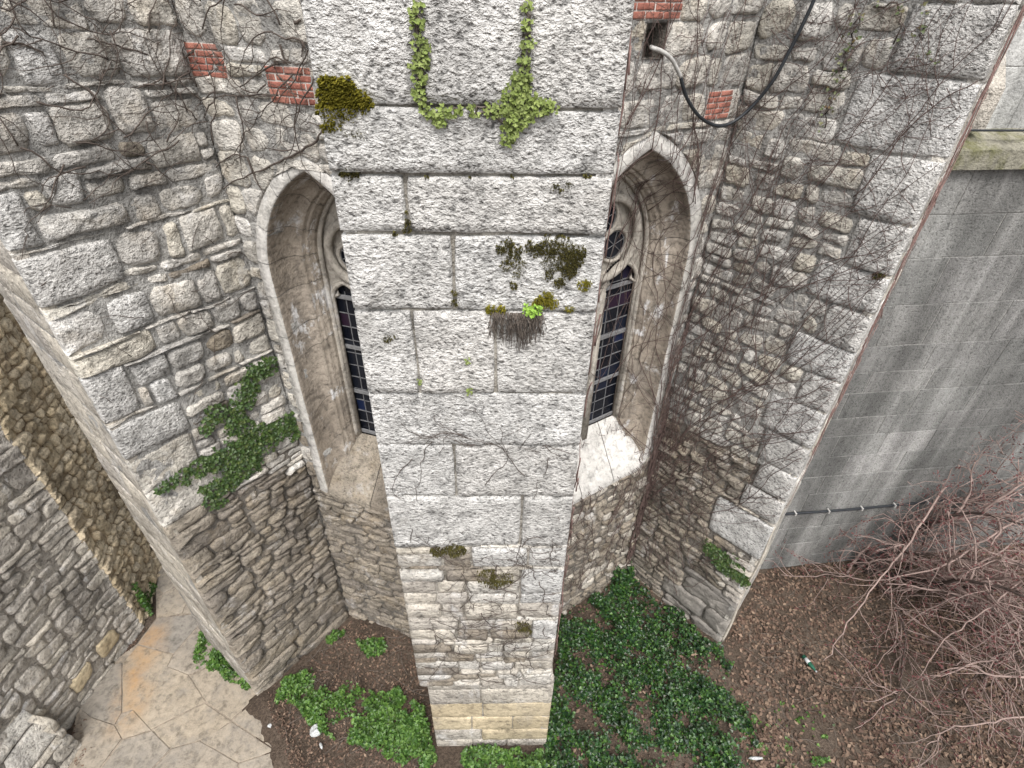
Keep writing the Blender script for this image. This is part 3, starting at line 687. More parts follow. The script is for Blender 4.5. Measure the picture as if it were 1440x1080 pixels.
# ------------------------------------------------------------------ apse walls with the windows
GA = 'apse walls with pointed windows'
la = empty('apse_wall', LA.at(LALEN/2, 0, -.4), 'left apse wall of pale rubble with a deep pointed window and two brick patches', 'wall', GA)
ra = empty('apse_wall', RA.at(-RALEN/2, 0, -.4), 'right apse wall netted with bare vines around a pointed traceried window', 'wall', GA)
for wl, par, win, u0, u1, zt, seed in ((LA, la, WL_, 0, LALEN, 3.9, 61), (RA, ra, WR_, -RALEN, 0, 3.4, 62)):
    hole = lambda u, z, win=win: win.inside(u, z, .015, win.zb-.02)
    hr = []
    if wl is LA:
        bp = [(.0, .43, 9.33, 9.62, 5, .21), (.86, 1.36, 9.16, 9.47, 5, .21)]
    else:
        bp = [(-1.98, -1.26, 9.87, 10.2, 5, .24), (-.60, -.17, 8.92, 9.21, 5, .21), (-2.25, -1.95, 8.85, 9.24, 6, .20)]
        hr = [(-1.70, -1.42, 9.55, 9.86)]
    hole2 = (lambda u, z, h=hole, hr=hr: h(u, z) or any(r[0] < u < r[1] and r[2] < z < r[3] for r in hr))
    mortar_sheet(wl, u0, u1, zt-.02, TOP, M['mortar'], par, off=-.002, amp=.022, hole=hole2, thick=.7, step=.05)
    mortar_sheet(wl, u0, u1, -.1, zt, M['mortar_dark'], par, off=-.010, amp=.018, hole=hole2, thick=.7)
    for i, b in enumerate(bp): brick_patch(wl, par, *b, seed+i)
    res = [b[:4] for b in bp]+hr
    def sz(u, z, wl=wl):
        if z < 3.6: return (.40, .13) if wl is LA else (.24, .15)
        return (.40, .25)
    hs_ = lambda u, z, win=win: win.inside(u, z, -.02, win.zb-.02)
    pm = M['rubble_pale']
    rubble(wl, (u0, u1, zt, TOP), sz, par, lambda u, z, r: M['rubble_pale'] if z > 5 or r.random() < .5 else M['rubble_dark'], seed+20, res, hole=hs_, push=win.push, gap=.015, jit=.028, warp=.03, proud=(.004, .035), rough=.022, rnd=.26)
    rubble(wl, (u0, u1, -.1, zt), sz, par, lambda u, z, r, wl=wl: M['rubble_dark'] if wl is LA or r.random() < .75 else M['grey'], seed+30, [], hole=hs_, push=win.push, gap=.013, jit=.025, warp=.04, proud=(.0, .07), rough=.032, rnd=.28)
    win.build(par, seed+40)
    if hr:   # square putlog hole, dark inside
        r = hr[0]; mb = MB(); P = lambda u, z, o: wl.at(u, z, o)
        q = [(r[0], r[2]), (r[1], r[2]), (r[1], r[3]), (r[0], r[3])]
        vs = [P(u, z, .01) for u, z in q]+[P(u, z, -1.3) for u, z in q]
        mb.add(vs, [(0, 1, 5, 4), (1, 2, 6, 5), (2, 3, 7, 6), (3, 0, 4, 7), (4, 5, 6, 7)]); mb.build('hole_lining', M['mortar_dark'], par, False)

# ------------------------------------------------------------------ tan and grey walls on the left
tw = empty('rubble_wall', TW.at(1.2, 0, -.3), 'tan small-stone rubble wall behind the left buttress beyond the paved path', 'wall')
prism('core', [TW.at(0, 0, -.06)[:2], TW.at(3.2, 0, -.06)[:2], TW.at(3.2, 0, -.7)[:2], TW.at(0, 0, -.7)[:2]], -.2, 8.2, M['mortar_dark'], tw)
M['mortar_tan'] = stone_mat('tan_mortar', [(.50, .39, .25), (.50, .39, .25)], mottle=(.6, 1.15), speck=.5, fine=60, bump=.03, stain=(.14, .10, .07), stain_lo=.48, stain_hi=.66)
mortar_sheet(TW, 0, 3.2, -.1, 8.2, M['mortar_tan'], tw, off=-.012, amp=.02)
rubble(TW, (0, 1.95, -.1, 6.9), lambda u, z: (.22, .17), tw, lambda u, z, r: M['tan'], 71, edge=(1, 0), gap=.010, jit=.035, warp=.06, proud=(.0, .07), rough=.035, rnd=.21, sp=.06)
rubble(TW, (1.95, 3.2, -.1, 8.2), lambda u, z: (.5, .34), tw, lambda u, z, r: M['tan'], 72, gap=.014, jit=.03, warp=.05, proud=(.005, .05), rough=.02, rnd=.3, sp=.1)
gw = empty('retaining_wall', GW.at(1.5, 0, -.3), 'grey coursed rubble wall on the far left beside the stained paving', 'wall')
prism('core', [GW.at(0.02, 0, -.06)[:2], GW.at(4.2, 0, -.06)[:2], GW.at(4.2, 0, -.7)[:2], GW.at(.02, 0, -.7)[:2]], -.2, 6.6, M['mortar_dark'], gw)
M['mortar_grey'] = stone_mat('warm_grey_mortar', [(.36, .33, .29), (.36, .33, .29)], mottle=(.6, 1.15), speck=.5, fine=60, bump=.03, stain=(.17, .15, .13), stain_lo=.54, stain_hi=.72)
mortar_sheet(GW, 0, 4.2, -.1, 6.6, M['mortar_grey'], gw, off=-.006, amp=.016)
gres = [prect(GW, (103, 893), (166, 890)), prect(GW, (55, 995), (112, 960))]
gres = [(.38, .86, .30, .72), (.98, 1.46, .28, .62), (1.5, 1.9, 1.2, 1.6)]
rng = random.Random(14)
for r in gres: stone(GW, r, M['yellow'] if r is not gres[2] else M['grey'], gw, rng, gap=.014, jit=.03, warp=.03, proud=(.03, .05), rough=.016, rnd=.22, sp=.06)
rubble(GW, (0, 4.2, -.1, 6.6), lambda u, z: (.34, .20) if z < 3.2 else (.42, .28), gw, lambda u, z, r: M['grey'], 73, gres, edge=(1, 0), gap=.013, jit=.035, warp=.06, proud=(.0, .05), rough=.026, rnd=.22)
# battered pier at the bottom left
pw = empty('wall_pier', (-7.2, 2.9, 0), 'pale broken-topped stone pier in the bottom left corner against the grey wall', 'pier')
PWL = Wall((-6.87, 3.52), 263, True); bat = lambda z: -.42*z
prism('core', [PWL.at(0.06, 0, -.10)[:2], PWL.at(2.2, 0, -.10)[:2], PWL.at(2.2, 0, -.7)[:2], PWL.at(.06, 0, -.7)[:2]], -.2, .22, M['mortar_dark'], pw)
mortar_sheet(PWL, 0.02, 2.2, -.1, 1.9, M['mortar_dark'], pw, off=-.02, amp=.012, batter=bat, thick=.12)
rubble(PWL, (0, 2.2, -.1, .45), lambda u, z: (.40, .2), pw, lambda u, z, r: M['grey'], 74, edge=(1, 0), gap=.012, jit=.02, warp=.02, proud=(.01, .04), batter=bat, back=-.11)
rubble(PWL, (0, 2.2, .45, 1.9), lambda u, z: (.55, .4), pw, lambda u, z, r: M['rubble_pale'], 75, edge=(1, 0), gap=.012, jit=.02, warp=.02, proud=(.01, .04), batter=bat, back=-.11)
PWE = Wall((-6.87, 3.52), 173)  # far cheek of the pier
rubble(PWE, (0, .5, -.1, 1.0), lambda u, z: (.45, .3), pw, lambda u, z, r: M['grey'], 76, gap=.01, jit=.01, warp=.02)

# ------------------------------------------------------------------ ashlar wall on the right
aw = empty('ashlar_wall', AW.at(3.5, 0, -.4), 'weathered dark grey ashlar wall with mossy string course behind the right buttress', 'wall')
prism('core', [AW.at(u, 0, o)[:2] for u, o in ((-2.5, -.05), (9.5, -.05), (9.5, -.9), (-2.5, -.9))], -.2, 8.4, M['mortar'], aw)
mortar_sheet(AW, -2.5, 9.5, -.1, 8.4, M['mortar'], aw, off=-.004, amp=.004, step=.12)
zz = [8.36, 7.765, 7.15, 6.41, 5.695, 5.19, 4.77, 4.23, 3.81, 3.3, 2.8, 2.32, 1.83, 1.32, .8, .35, -.1]
rng = random.Random(21)
for i, (a, b) in enumerate(zip(zz[:-1], zz[1:])):
    u = -2.5+rng.uniform(-.5, 0)
    while u < 9.5:
        wd = rng.uniform(.75, 1.35); 
        r = (max(-2.5, u), min(9.5, u+wd), b, a)
        if r[1]-r[0] > .2: stone(AW, r, M['darkashlar'], aw, rng, gap=.006, jit=.002, warp=.003, proud=(.004, .010), rough=.0008, rnd=.02, inset=.008, sp=.2, square=True)
        u += wd
def block(name, wall, u0, u1, z0, z1, o0, o1, m, parent, slope=0.0, seg=8):
    """long dressed block; slope drops the outer top edge"""
    vs = []; fs = []
    for i in range(seg+1):
        u = u0+(u1-u0)*i/seg; q = wall.at(u, z1); j = .006*nz3(q, 5)
        vs += [wall.at(u, z0, o0), wall.at(u, z0, o1+j), wall.at(u, z1-slope+j, o1+j), wall.at(u, z1, o0)]
    for i in range(seg):
        for k in range(4): fs.append((i*4+k, i*4+(k+1) % 4, (i+1)*4+(k+1) % 4, (i+1)*4+k))
    fs += [(3, 2, 1, 0), tuple(seg*4+k for k in range(4))]
    o = mk(name, vs, fs, m, parent, False); return o
M['paleashlar'] = stone_mat('pale_grey_parapet', [(.40, .40, .385), (.45, .445, .43)], mottle=(.8, 1.1), speck=.4, fine=60, bump=.012, streak=.5, midc=.5)
M['mossstone'] = stone_mat('mossy_string_course', [(.25, .235, .19), (.28, .265, .21), (.23, .22, .18)], speck=.4, fine=50, bump=.015, stain=(.13, .13, .05), stain_lo=.46, stain_hi=.62)
u = -2.5
while u < 9.4:
    block('string_course', AW, u+.004, u+1.2-.004, 8.37, 8.82, -.5, .13, M['mossstone'], aw, .22); u += 1.2
AU = Wall(AW.at(0, 0, -.34)[:2], 7.7)
mortar_sheet(AU, -2.5, 9.5, 8.6, 11.4, M['mortar'], aw, off=-.004, amp=.004, step=.12, thick=.4)
zz = [11.4, 10.7, 10.05, 9.45, 8.70]
for a, b in zip(zz[:-1], zz[1:]):
    u = -2.5+rng.uniform(-.6, 0)
    while u < 9.5:
        wd = rng.uniform(.8, 1.3); r = (max(-2.5, u), min(9.5, u+wd), b, a)
        if r[1]-r[0] > .2: stone(AU, r, M['paleashlar'], aw, rng, gap=.006, jit=.002, warp=.004, proud=(.004, .012), rough=.004, rnd=.02, inset=.008, sp=.2, square=True)
        u += wd
for u in (.02, 3.6, 7.2): block('pilaster', AU, u, u+.34, 8.78, 9.75, -.05, .26, M['grey'], aw, .5)

# ------------------------------------------------------------------ ground and path
C3 = lambda x, y: gpt(x/3, 720+y/3)
PEDGE = [C3(1105, 765), C3(1150, 850), C3(1235, 1010), C3(1340, 1310)]
def ground_h(x, y):
    b = 0.0
    for p, q in zip(PEDGE[:-1], PEDGE[1:]):      # soil washed up over the right edge of the paving
        dx, dy = q[0]-p[0], q[1]-p[1]; L = math.hypot(dx, dy); t = ((x-p[0])*dx+(y-p[1])*dy)/(L*L)
        if -.1 < t < 1.05:
            d = -((x-p[0])*dy-(y-p[1])*dx)/L*(-1)
            if -.14 < d < .6: b = max(b, .085*(1-abs(d-.05)/.55 if d > 0 else 1-abs(d)/.16))
    return b+.035*noise.noise(Vector((x*.8, y*.8, 1)))+.02*noise.noise(Vector((x*2.7, y*2.7, 4)))+.008*noise.noise(Vector((x*8, y*8, 4)))-.02
def ring_ground():
    vs = []; fs = []; x0, x1, y0, y1, st = -9.0, 12.0, 2.0, 9.6, .07
    nx, ny = int((x1-x0)/st), int((y1-y0)/st)
    for j in range(ny+1):
        for i in range(nx+1):
            x, y = x0+(x1-x0)*i/nx, y0+(y1-y0)*j/ny; e = min(i, nx-i, j, ny-j)
            vs.append((x, y, ground_h(x, y) if e > 0 else -.02))
    for j in range(ny):
        for i in range(nx): a = j*(nx+1)+i; fs.append((a, a+1, a+nx+2, a+nx+1))
    b = len(vs); B = 250
    vs += [(-B, -B, -.02), (B, -B, -.02), (B, B, -.02), (-B, B, -.02)]
    c = (0, nx, (ny+1)*(nx+1)-1, ny*(nx+1))
    bot = list(range(0, nx+1)); top = [ny*(nx+1)+i for i in range(nx+1)]; lef = [j*(nx+1) for j in range(ny+1)]; rig = [j*(nx+1)+nx for j in range(ny+1)]
    fs += [tuple([b, b+1]+bot[::-1]), tuple([b+1, b+2]+rig[::-1]), tuple([b+2, b+3]+top), tuple([b+3, b]+lef)]
    o = mk('ground', vs, fs, M['soil'], None, True, (0, 0, 0)); o['kind'] = 'structure'; return o
ground = ring_ground()
C3 = lambda x, y: gpt(x/3, 720+y/3)
rust_on('slab', C3(660, 430), C3(510, 980), .42)
path = empty('path', (*C3(700, 700), 0)); path['kind'] = 'structure'
slabs = [[(640, 60), (720, 180), (765, 312), (690, 345), (665, 320), (660, 180)],
 [(690, 347), (766, 316), (800, 360), (770, 432), (668, 448), (672, 400)], [(803, 362), (880, 470), (826, 432), (774, 432)],
 [(668, 452), (822, 436), (840, 480), (735, 600), (585, 560)],
 [(585, 566), (733, 606), (705, 655), (798, 692), (868, 802), (640, 920), (562, 836), (520, 850), (522, 640)],
 [(740, 602), (843, 484), (900, 500), (905, 640), (800, 690), (710, 655)],
 [(806, 698), (908, 645), (1000, 690), (1100, 768), (978, 880), (874, 802)],
 [(460, 655), (518, 640), (516, 850), (488, 900), (390, 870), (330, 830)],
 [(564, 840), (640, 924), (520, 962), (490, 905)],
 [(648, 922), (868, 812), (974, 884), (880, 960), (848, 964), (724, 1000)],
 [(522, 966), (644, 928), (720, 1003), (600, 1130), (400, 1130)],
 [(850, 968), (980, 890), (1160, 1010), (1010, 1060)], [(985, 884), (1104, 772), (1200, 1000), (1168, 1010)],
 [(728, 1003), (846, 970), (1005, 1064), (1010, 1130), (610, 1130)], [(1012, 1064), (1165, 1014), (1230, 1020), (1290, 1130), (1016, 1130)],
 [(400, 1135), (600, 1135), (560, 1300), (250, 1300)], [(606, 1135), (1010, 1135), (1020, 1300), (566, 1300)], [(1016, 1135), (1290, 1135), (1330, 1300), (1026, 1300)],
 [(335, 830), (388, 872), (486, 904), (515, 960), (390, 1130), (300, 1000), (360, 950)]]
def slab(poly, ins=.012, dz=0.0):
    P = [C3(*q) for q in poly]; a = sum(P[i][0]*P[(i+1) % len(P)][1]-P[(i+1) % len(P)][0]*P[i][1] for i in range(len(P)))
    if a < 0: P = P[::-1]
    Q = []
    for i in range(len(P)):
        p, q = P[i], P[(i+1) % len(P)]; L = math.hypot(q[0]-p[0], q[1]-p[1]); n = max(1, int(L/.12))
        for k in range(n):
            t = k/n; Q.append((p[0]+(q[0]-p[0])*t, p[1]+(q[1]-p[1])*t))
    c = (sum(p[0] for p in Q)/len(Q), sum(p[1] for p in Q)/len(Q)); n = len(Q); vs = []
    for f, z in ((1, -.06), (1, .037), (.985, .041), (.6, .042)):
        for (x, y) in Q:
            dx, dy = c[0]-x, c[1]-y; L = math.hypot(dx, dy); g = ins/L
            X, Y = x+dx*g, y+dy*g; X, Y = c[0]+(X-c[0])*f, c[1]+(Y-c[1])*f
            jj = .004*noise.noise(Vector((x*9, y*9, 2)))
            vs.append((X+jj, Y+jj*.7, z+dz+(.006*noise.noise(Vector((X*3, Y*3, 7))) if z > 0 else 0)))
    vs.append((c[0], c[1], .043+dz)); fs = []
    for r in range(3):
        for i in range(n): j = (i+1) % n; fs.append((r*n+i, r*n+j, (r+1)*n+j, (r+1)*n+i))
    fs += [(3*n+i, 3*n+(i+1) % n, 4*n) for i in range(n)]
    return mk('paving_slab', vs, fs, M['slab'], path, False)
rng = random.Random(4)
for s in slabs: slab(s, .001, rng.uniform(-.004, .004))
pts = [C3(*q) for q in [(630, 40), (720, 170), (900, 490), (1110, 765), (1240, 1010), (1340, 1310), (240, 1310), (300, 990), (330, 830), (460, 650), (580, 560), (662, 450), (655, 180)]]
mk('path_bed', [(x, y, .026) for x, y in pts], [tuple(range(len(pts)))], plain('path_joint_sand', (.26, .22, .175), .95, .4, 15), path, False)

# ------------------------------------------------------------------ leaves, moss, litter
def basis(nrm):
    n_ = Vector(nrm).normalized(); a = n_.orthogonal().normalized(); return n_, a, n_.cross(a)
def leaf(mb, p, nrm, size, rng, shape='ivy', tilt=.5):
    n_, a, b = basis(Vector(nrm)+Vector((rng.uniform(-tilt, tilt), rng.uniform(-tilt, tilt), rng.uniform(-tilt, tilt))))
    th = rng.uniform(0, 6.28); x = a*math.cos(th)+b*math.sin(th); y = n_.cross(x); p = Vector(p); s = size
    if shape == 'ivy':
        vs = [p-x*s*.45, p-x*s*.15+y*s*.5+n_*s*.12, p+x*s*.12+y*s*.22+n_*s*.06, p+x*s*.6, p+x*s*.12-y*s*.22+n_*s*.06, p-x*s*.15-y*s*.5+n_*s*.12]
        mb.add(vs, [(0, 2, 1), (0, 3, 2), (0, 4, 3), (0, 5, 4)])
    elif shape == 'dead':
        c = rng.uniform(-.25, .35); vs = [p-x*s*.5+n_*s*c*.5, p+y*s*.28+n_*s*.03, p+x*s*.5+n_*s*c, p-y*s*.28+n_*s*.05]
        mb.add(vs, [(0, 1, 3), (1, 2, 3)])
    else:
        vs = [p-x*s*.4, p+y*s*.3+n_*s*.1, p+x*s*.5-n_*s*.08, p-y*s*.3+n_*s*.1]; mb.add(vs, [(0, 2, 1), (0, 3, 2)])
def blob_pts(blobs, density, rng):
    """blobs: (x,y,r) in any plane; yields points, thicker to the middle"""
    for (x, y, r) in blobs:
        for _ in range(int(density*math.pi*r*r)):
            t = rng.uniform(0, 6.28); q = r*math.sqrt(rng.random()); f = 1+.45*noise.noise(Vector((x*3+math.cos(t)*1.6, y*3+math.sin(t)*1.6, 3)))
            yield x+q*f*math.cos(t), y+q*f*math.sin(t), q/r
def path_blobs(wall, pxs):
    out = []
    for (x, y, rp) in pxs:
        u, z = wall.uv(x, y); u2, z2 = wall.uv(x+rp, y); u3, z3 = wall.uv(x, y+rp); out.append((u, z, .5*(math.hypot(u2-u, z2-z)+math.hypot(u3-u, z3-z))*.85))
    return out
def wall_leaves(name, wall, pxs, density, size, m, label, cat, seed, thick=.07, shape='ivy', stems=True, part='leaves', group=None, mstem='vine_dark'):
    rng = random.Random(seed); mb = MB(); B = path_blobs(wall, pxs); st = MB()
    nn = tuple(wall.n)+(0,)
    for u, z, f in blob_pts(B, density, rng):
        leaf(mb, wall.at(u, z, .03+thick*rng.random()*(1-.5*f)), (nn[0], nn[1], .5), size*rng.uniform(.55, 1.2), rng, shape, .55)
    if not mb.v: return
    e = empty(name, wall.at(B[0][0], min(b[1] for b in B), .02), label, cat, group)
    mb.build(part, m, e, False, 'stuff')
    if stems:
        for (u, z, r), (u2, z2, r2) in zip(B[:-1], B[1:]):
            if math.hypot(u2-u, z2-z) > .3: continue
            st.tube([wall.at(u+(u2-u)*k/5+.03*rng.uniform(-1, 1), z+(z2-z)*k/5+.03*rng.uniform(-1, 1), .03) for k in range(6)], .008, 4)
        st.build('stem', M[mstem], e)
    return e
# evergreen ivy on the left buttress
wall_leaves('ivy', LS, [(372, 515, 18), (352, 525, 17), (345, 545, 20), (338, 565, 20), (325, 585, 18), (300, 580, 17), (290, 598, 14), (335, 605, 24), (345, 630, 24), (325, 640, 24), (300, 645, 20), (278, 655, 17), (258, 668, 15), (238, 678, 12), (222, 688, 8), (360, 610, 20), (380, 612, 20), (395, 600, 20), (408, 595, 18), (415, 605, 14), (345, 655, 20), (320, 675, 20), (300, 690, 20), (305, 703, 12), (355, 640, 16), (285, 685, 10)], 1500, .052, M['ivy'], 'dense green ivy patch clinging to the left buttress beside the window', 'ivy', 5)
wall_leaves('ivy', RS, [(1005, 775, 14), (1015, 785, 16), (1025, 795, 18), (1038, 803, 16), (1045, 812, 13), (1030, 785, 12), (998, 765, 9)], 1500, .05, M['ivy'], 'small green ivy patch low on the outer edge of the right buttress', 'ivy', 6)
# leafy growth in the joints of the middle buttress
wall_leaves('joint_plant', CF, [(590, 10, 12), (588, 35, 13), (592, 60, 15), (595, 85, 16), (592, 110, 14), (590, 132, 12), (600, 150, 12), (612, 160, 14), (630, 155, 13), (618, 168, 12), (645, 153, 9), (580, 20, 8), (600, 70, 10), (584, 95, 10)], 5200, .030, M['fern'], 'yellow-green creeper filling the left upright joint at the buttress top', 'plant', 7, thick=.05, mstem='fibre')
wall_leaves('joint_plant', CF, [(740, 10, 10), (741, 35, 11), (742, 60, 12), (738, 85, 13), (735, 110, 18), (728, 130, 24), (740, 148, 26), (760, 148, 18), (710, 150, 18), (690, 155, 13), (665, 155, 11), (725, 170, 20), (718, 185, 16), (715, 195, 11), (775, 150, 12)], 5200, .030, M['fern'], 'yellow-green creeper spreading from the right upright joint at the buttress top', 'plant', 8, thick=.06, mstem='fibre')
wall_leaves('joint_plant', CF, [(742, 432, 9), (754, 431, 10), (748, 436, 8)], 5200, .028, plain('lime_green_leaf', (.22, .38, .05), .6, .2, 8, .3, [(.18, .32, .04), (.27, .44, .07), (.22, .36, .05)]), 'tiny lime-green plant sprouting from the middle buttress joint', 'plant', 9, thick=.06, stems=False)
for i, (x, y, r, lab) in enumerate([(660, 545, 6, 'tiny green sprout in the joint below the hanging roots'), (658, 503, 5, 'tiny green sprout on the block face left of the hanging roots'), (590, 532, 4, 'tiny green sprout in the left upright joint under the mossy row')]):
    wall_leaves('joint_plant', CF, [(x, y, r), (x+1, y+r, r*.7)], 4000, .022, M['fern'], lab, 'plant', 20+i, thick=.03, stems=False)
def moss(name, wall, pxs, density, size, m, label, seed, thick=.03):
    rng = random.Random(seed); B = path_blobs(wall, pxs); mb = MB(); nn = np.append(wall.n, 0); d = np.append(wall.d, 0); up = np.array([0, 0, 1.])
    for u, z, f in blob_pts(B, density, rng):
        o = .034+thick*(1-f*f)*.6*rng.uniform(.5, 1); c = np.array(wall.at(u, z, o)); s = size*rng.uniform(.6, 1.3); a = rng.uniform(0, 2)
        e1 = d*math.cos(a)+up*math.sin(a); e2 = -d*math.sin(a)+up*math.cos(a); lean = nn+.6*d*rng.uniform(-1, 1)+.6*up*rng.uniform(-1, 1)
        mb.add([c+e1*s*.5-nn*o*.8, c-e1*s*.25+e2*s*.43-nn*o*.8, c-e1*s*.25-e2*s*.43-nn*o*.8, c+lean*s*.55], [(0, 1, 3), (1, 2, 3), (2, 0, 3)])
    e = empty(name, wall.at(B[0][0], min(b[1] for b in B), 0), label, 'moss', 'moss on the middle buttress'); mb.build('moss_tufts', m, e, False, 'stuff'); return e
moss('moss_cushion', CF, [(462, 128, 20), (465, 150, 24), (478, 130, 24), (482, 150, 26), (502, 142, 22), (514, 148, 15), (470, 172, 16), (488, 118, 13), (457, 114, 11), (460, 178, 9)], 11000, 0.0232, M['moss'], 'thick yellow-green moss cushion on the upper left corner of the buttress', 1, .07)
moss('moss_cushion', CF, [(492, 242, 10), (484, 243, 7), (502, 243, 6)], 10800, 0.0203, M['darkmoss'], 'small brown moss tuft on the left end of an upper joint', 2)
moss('moss_cushion', CF, [(770, 345, 16), (790, 348, 20), (812, 352, 14), (795, 365, 18), (775, 368, 14), (800, 380, 12), (755, 352, 10), (785, 395, 10), (745, 345, 9), (810, 365, 12), (770, 385, 9)], 13000, 0.0203, M['darkmoss'], 'olive-brown moss sheet across the right of the fourth block row', 3, .02)
moss('moss_cushion', CF, [(715, 345, 12), (722, 362, 14), (712, 372, 10), (728, 382, 9), (722, 400, 8), (735, 370, 8), (705, 350, 8), (730, 350, 8)], 9000, 0.0188, M['darkmoss'], 'blackish moss streak left of the olive moss sheet', 4, .015)
moss('moss_cushion', CF, [(768, 415, 11), (760, 425, 12), (776, 425, 10), (690, 434, 8), (705, 434, 7), (820, 400, 10), (826, 398, 7), (800, 433, 7)], 9120, 0.0203, M['moss'], 'yellow moss lumps along the joint beneath the olive moss sheet', 5)
moss('moss_cushion', CF, [(500, 187, 9), (512, 190, 8), (488, 188, 6)], 5400, 0.0174, M['darkmoss'], 'thin brown moss smear just under the big moss cushion', 6, .012)
moss('moss_cushion', CF, [(685, 808, 14), (705, 812, 14), (695, 818, 12), (735, 878, 9), (738, 886, 8), (640, 772, 14), (615, 774, 10)], 4560, 0.0188, M['darkmoss'], 'greenish moss patches on the small stones low on the buttress', 7, .012)
moss('moss_cushion', CF, [(572, 300, 4), (574, 312, 6), (572, 322, 7), (555, 327, 5), (640, 425, 6), (640, 410, 5), (600, 247, 4), (545, 474, 7), (552, 472, 5), (780, 262, 8), (800, 258, 8), (825, 248, 7), (790, 268, 6), (660, 248, 4), (720, 247, 5)], 6000, 0.0188, M['darkmoss'], 'scattered brown moss specks along the joints of the upper block rows', 8, .015)
# dry root beard below the lime plant
def fibres(name, wall, px, m, label, seed, n=170):
    rng = random.Random(seed); mb = MB()
    for _ in range(n):
        x = rng.uniform(*px[0]); u, z = wall.uv(x, px[1]); L = rng.uniform(.05, .30)*(1.25-.5*abs((x-728)/40)); pts = []; du = 0
        for k in range(6):
            du += rng.uniform(-.012, .012); pts.append(wall.at(u+du, z-L*k/5, .03+.05*math.sin(k/5*3)*rng.random()))
        mb.tube(pts, [.003]*5+[.0015], 3)
    u, z = wall.uv(sum(px[0])/2, px[1]); e = empty(name, wall.at(u, z, 0), label, 'roots'); mb.build('fibres', m, e, False, 'stuff')
fibres('hanging_roots', CF, ((692, 763), 437), M['fibre'], 'beard of dry grey roots hanging below the lime-green plant', 2)

# ground cover
def inpoly(x, y, P):
    c = False; j = len(P)-1
    for i in range(len(P)):
        if (P[i][1] > y) != (P[j][1] > y) and x < (P[j][0]-P[i][0])*(y-P[i][1])/(P[j][1]-P[i][1])+P[i][0]: c = not c
        j = i
    return c
def solid_at(x, y):
    """true inside a wall or buttress"""
    p = np.array([x, y])
    for wl, u0, u1, t in ((CF, UL, UR, dep), (LS, -.5, LLEN, TH), (RS, -.5, RLEN, 1.5), (LA, 0, LALEN, 3), (RA, -RALEN, 0, 3), (AW, -2.5, 9.5, 2), (TW, 0, 3.2, 2), (GW, 0, 4.2, 2), (PWL, 0, 2.2, .6)):
        q = p-wl.p; u = q@wl.d; o = q@wl.n
        if u0 < u < u1 and -t < o < -.02: return True
    return False
def scatter(pxpoly, n, size, rng, mb, shape='ivy', h=(.02, .08), dens=None, tilt=.5):
    P = [gpt(*q) for q in pxpoly]; xs = [p[0] for p in P]; ys = [p[1] for p in P]; k = 0; tries = 0
    while k < n and tries < n*8:
        tries += 1; x, y = rng.uniform(min(xs), max(xs)), rng.uniform(min(ys), max(ys))
        if not inpoly(x+.12*noise.noise(Vector((x*4, y*4, 1))), y+.12*noise.noise(Vector((x*4, y*4, 9))), P) or solid_at(x, y): continue
        if dens and rng.random() > dens(x, y): continue
        hh = max(.15, .7+1.0*noise.noise(Vector((x*2.6, y*2.6, 6)))+.6*noise.noise(Vector((x*8, y*8, 6))))
        leaf(mb, (x, y, ground_h(x, y)+rng.uniform(*h)*hh), (0, 0, 1), size*rng.uniform(.6, 1.25), rng, shape, tilt); k += 1
rng = random.Random(31); mb = MB()
GI = [(788, 868), (830, 845), (862, 812), (886, 798), (900, 830), (960, 868), (1002, 912), (1030, 935), (1020, 960), (1050, 1005), (1062, 1050), (1050, 1110), (760, 1110), (772, 960)]
clump = lambda x, y: min(1, max(.03, .55+1.9*noise.noise(Vector((x*1.9, y*1.9, 3)))+.8*noise.noise(Vector((x*5, y*5, 3)))))
scatter(GI, 21000, .060, rng, mb, 'ivy', (.01, .26), clump, .75)
scatter([(862, 815), (886, 780), (893, 800), (880, 850), (850, 850)], 900, .06, rng, mb, 'ivy', (.02, .5))
gi = mb.build('ground_ivy', M['groundivy'], None, False, 'stuff'); tag(gi, 'dark green ivy carpeting the ground between the middle and right buttresses', 'ivy')
def plant_patch(label, pxpoly, n, size, seed, h=(.02, .14), dens=None, m='plant', name='leafy_plant', group='bright leafy plants along the wall feet'):
    rng = random.Random(seed); mb = MB(); scatter(pxpoly, n, size, rng, mb, 'ivy', h, dens, .6)
    P = [gpt(*q) for q in pxpoly]; c = (sum(p[0] for p in P)/len(P), sum(p[1] for p in P)/len(P), 0)
    e = empty(name, c, label, 'plant', group); mb.build('leaves', M[m], e, False, 'stuff')
    st = MB()
    for _ in range(14):
        q = rng.choice(P); f = rng.uniform(.1, .8); x, y = c[0]+(q[0]-c[0])*f, c[1]+(q[1]-c[1])*f
        if not solid_at(x, y): st.tube([(x, y, -.02), (x+rng.uniform(-.05, .05), y+rng.uniform(-.05, .05), h[1]*.8)], .006, 4)
    st.build('stems', M['vine_dark'], e)
plant_patch('bright green plant strip along the outer foot of the left buttress', [(288, 885), (312, 905), (345, 940), (362, 965), (350, 972), (322, 955), (290, 935), (272, 945), (275, 915), (283, 905)], 2200, .055, 41, (.02, .22))
plant_patch('tall bright green plant growing at the foot of the tan wall', [(200, 785), (222, 785), (220, 830), (214, 868), (196, 862), (198, 820)], 1500, .055, 42, (.02, .6))
plant_patch('tiny green plant high in the tan wall corner by the black pipe', [(52, 702), (72, 705), (75, 722), (60, 728)], 5, .05, 43)
cl2 = lambda x, y: min(1, max(.0, .36+1.9*noise.noise(Vector((x*1.7+4, y*1.7, 3)))+1.1*noise.noise(Vector((x*4.5+4, y*4.5, 3)))))
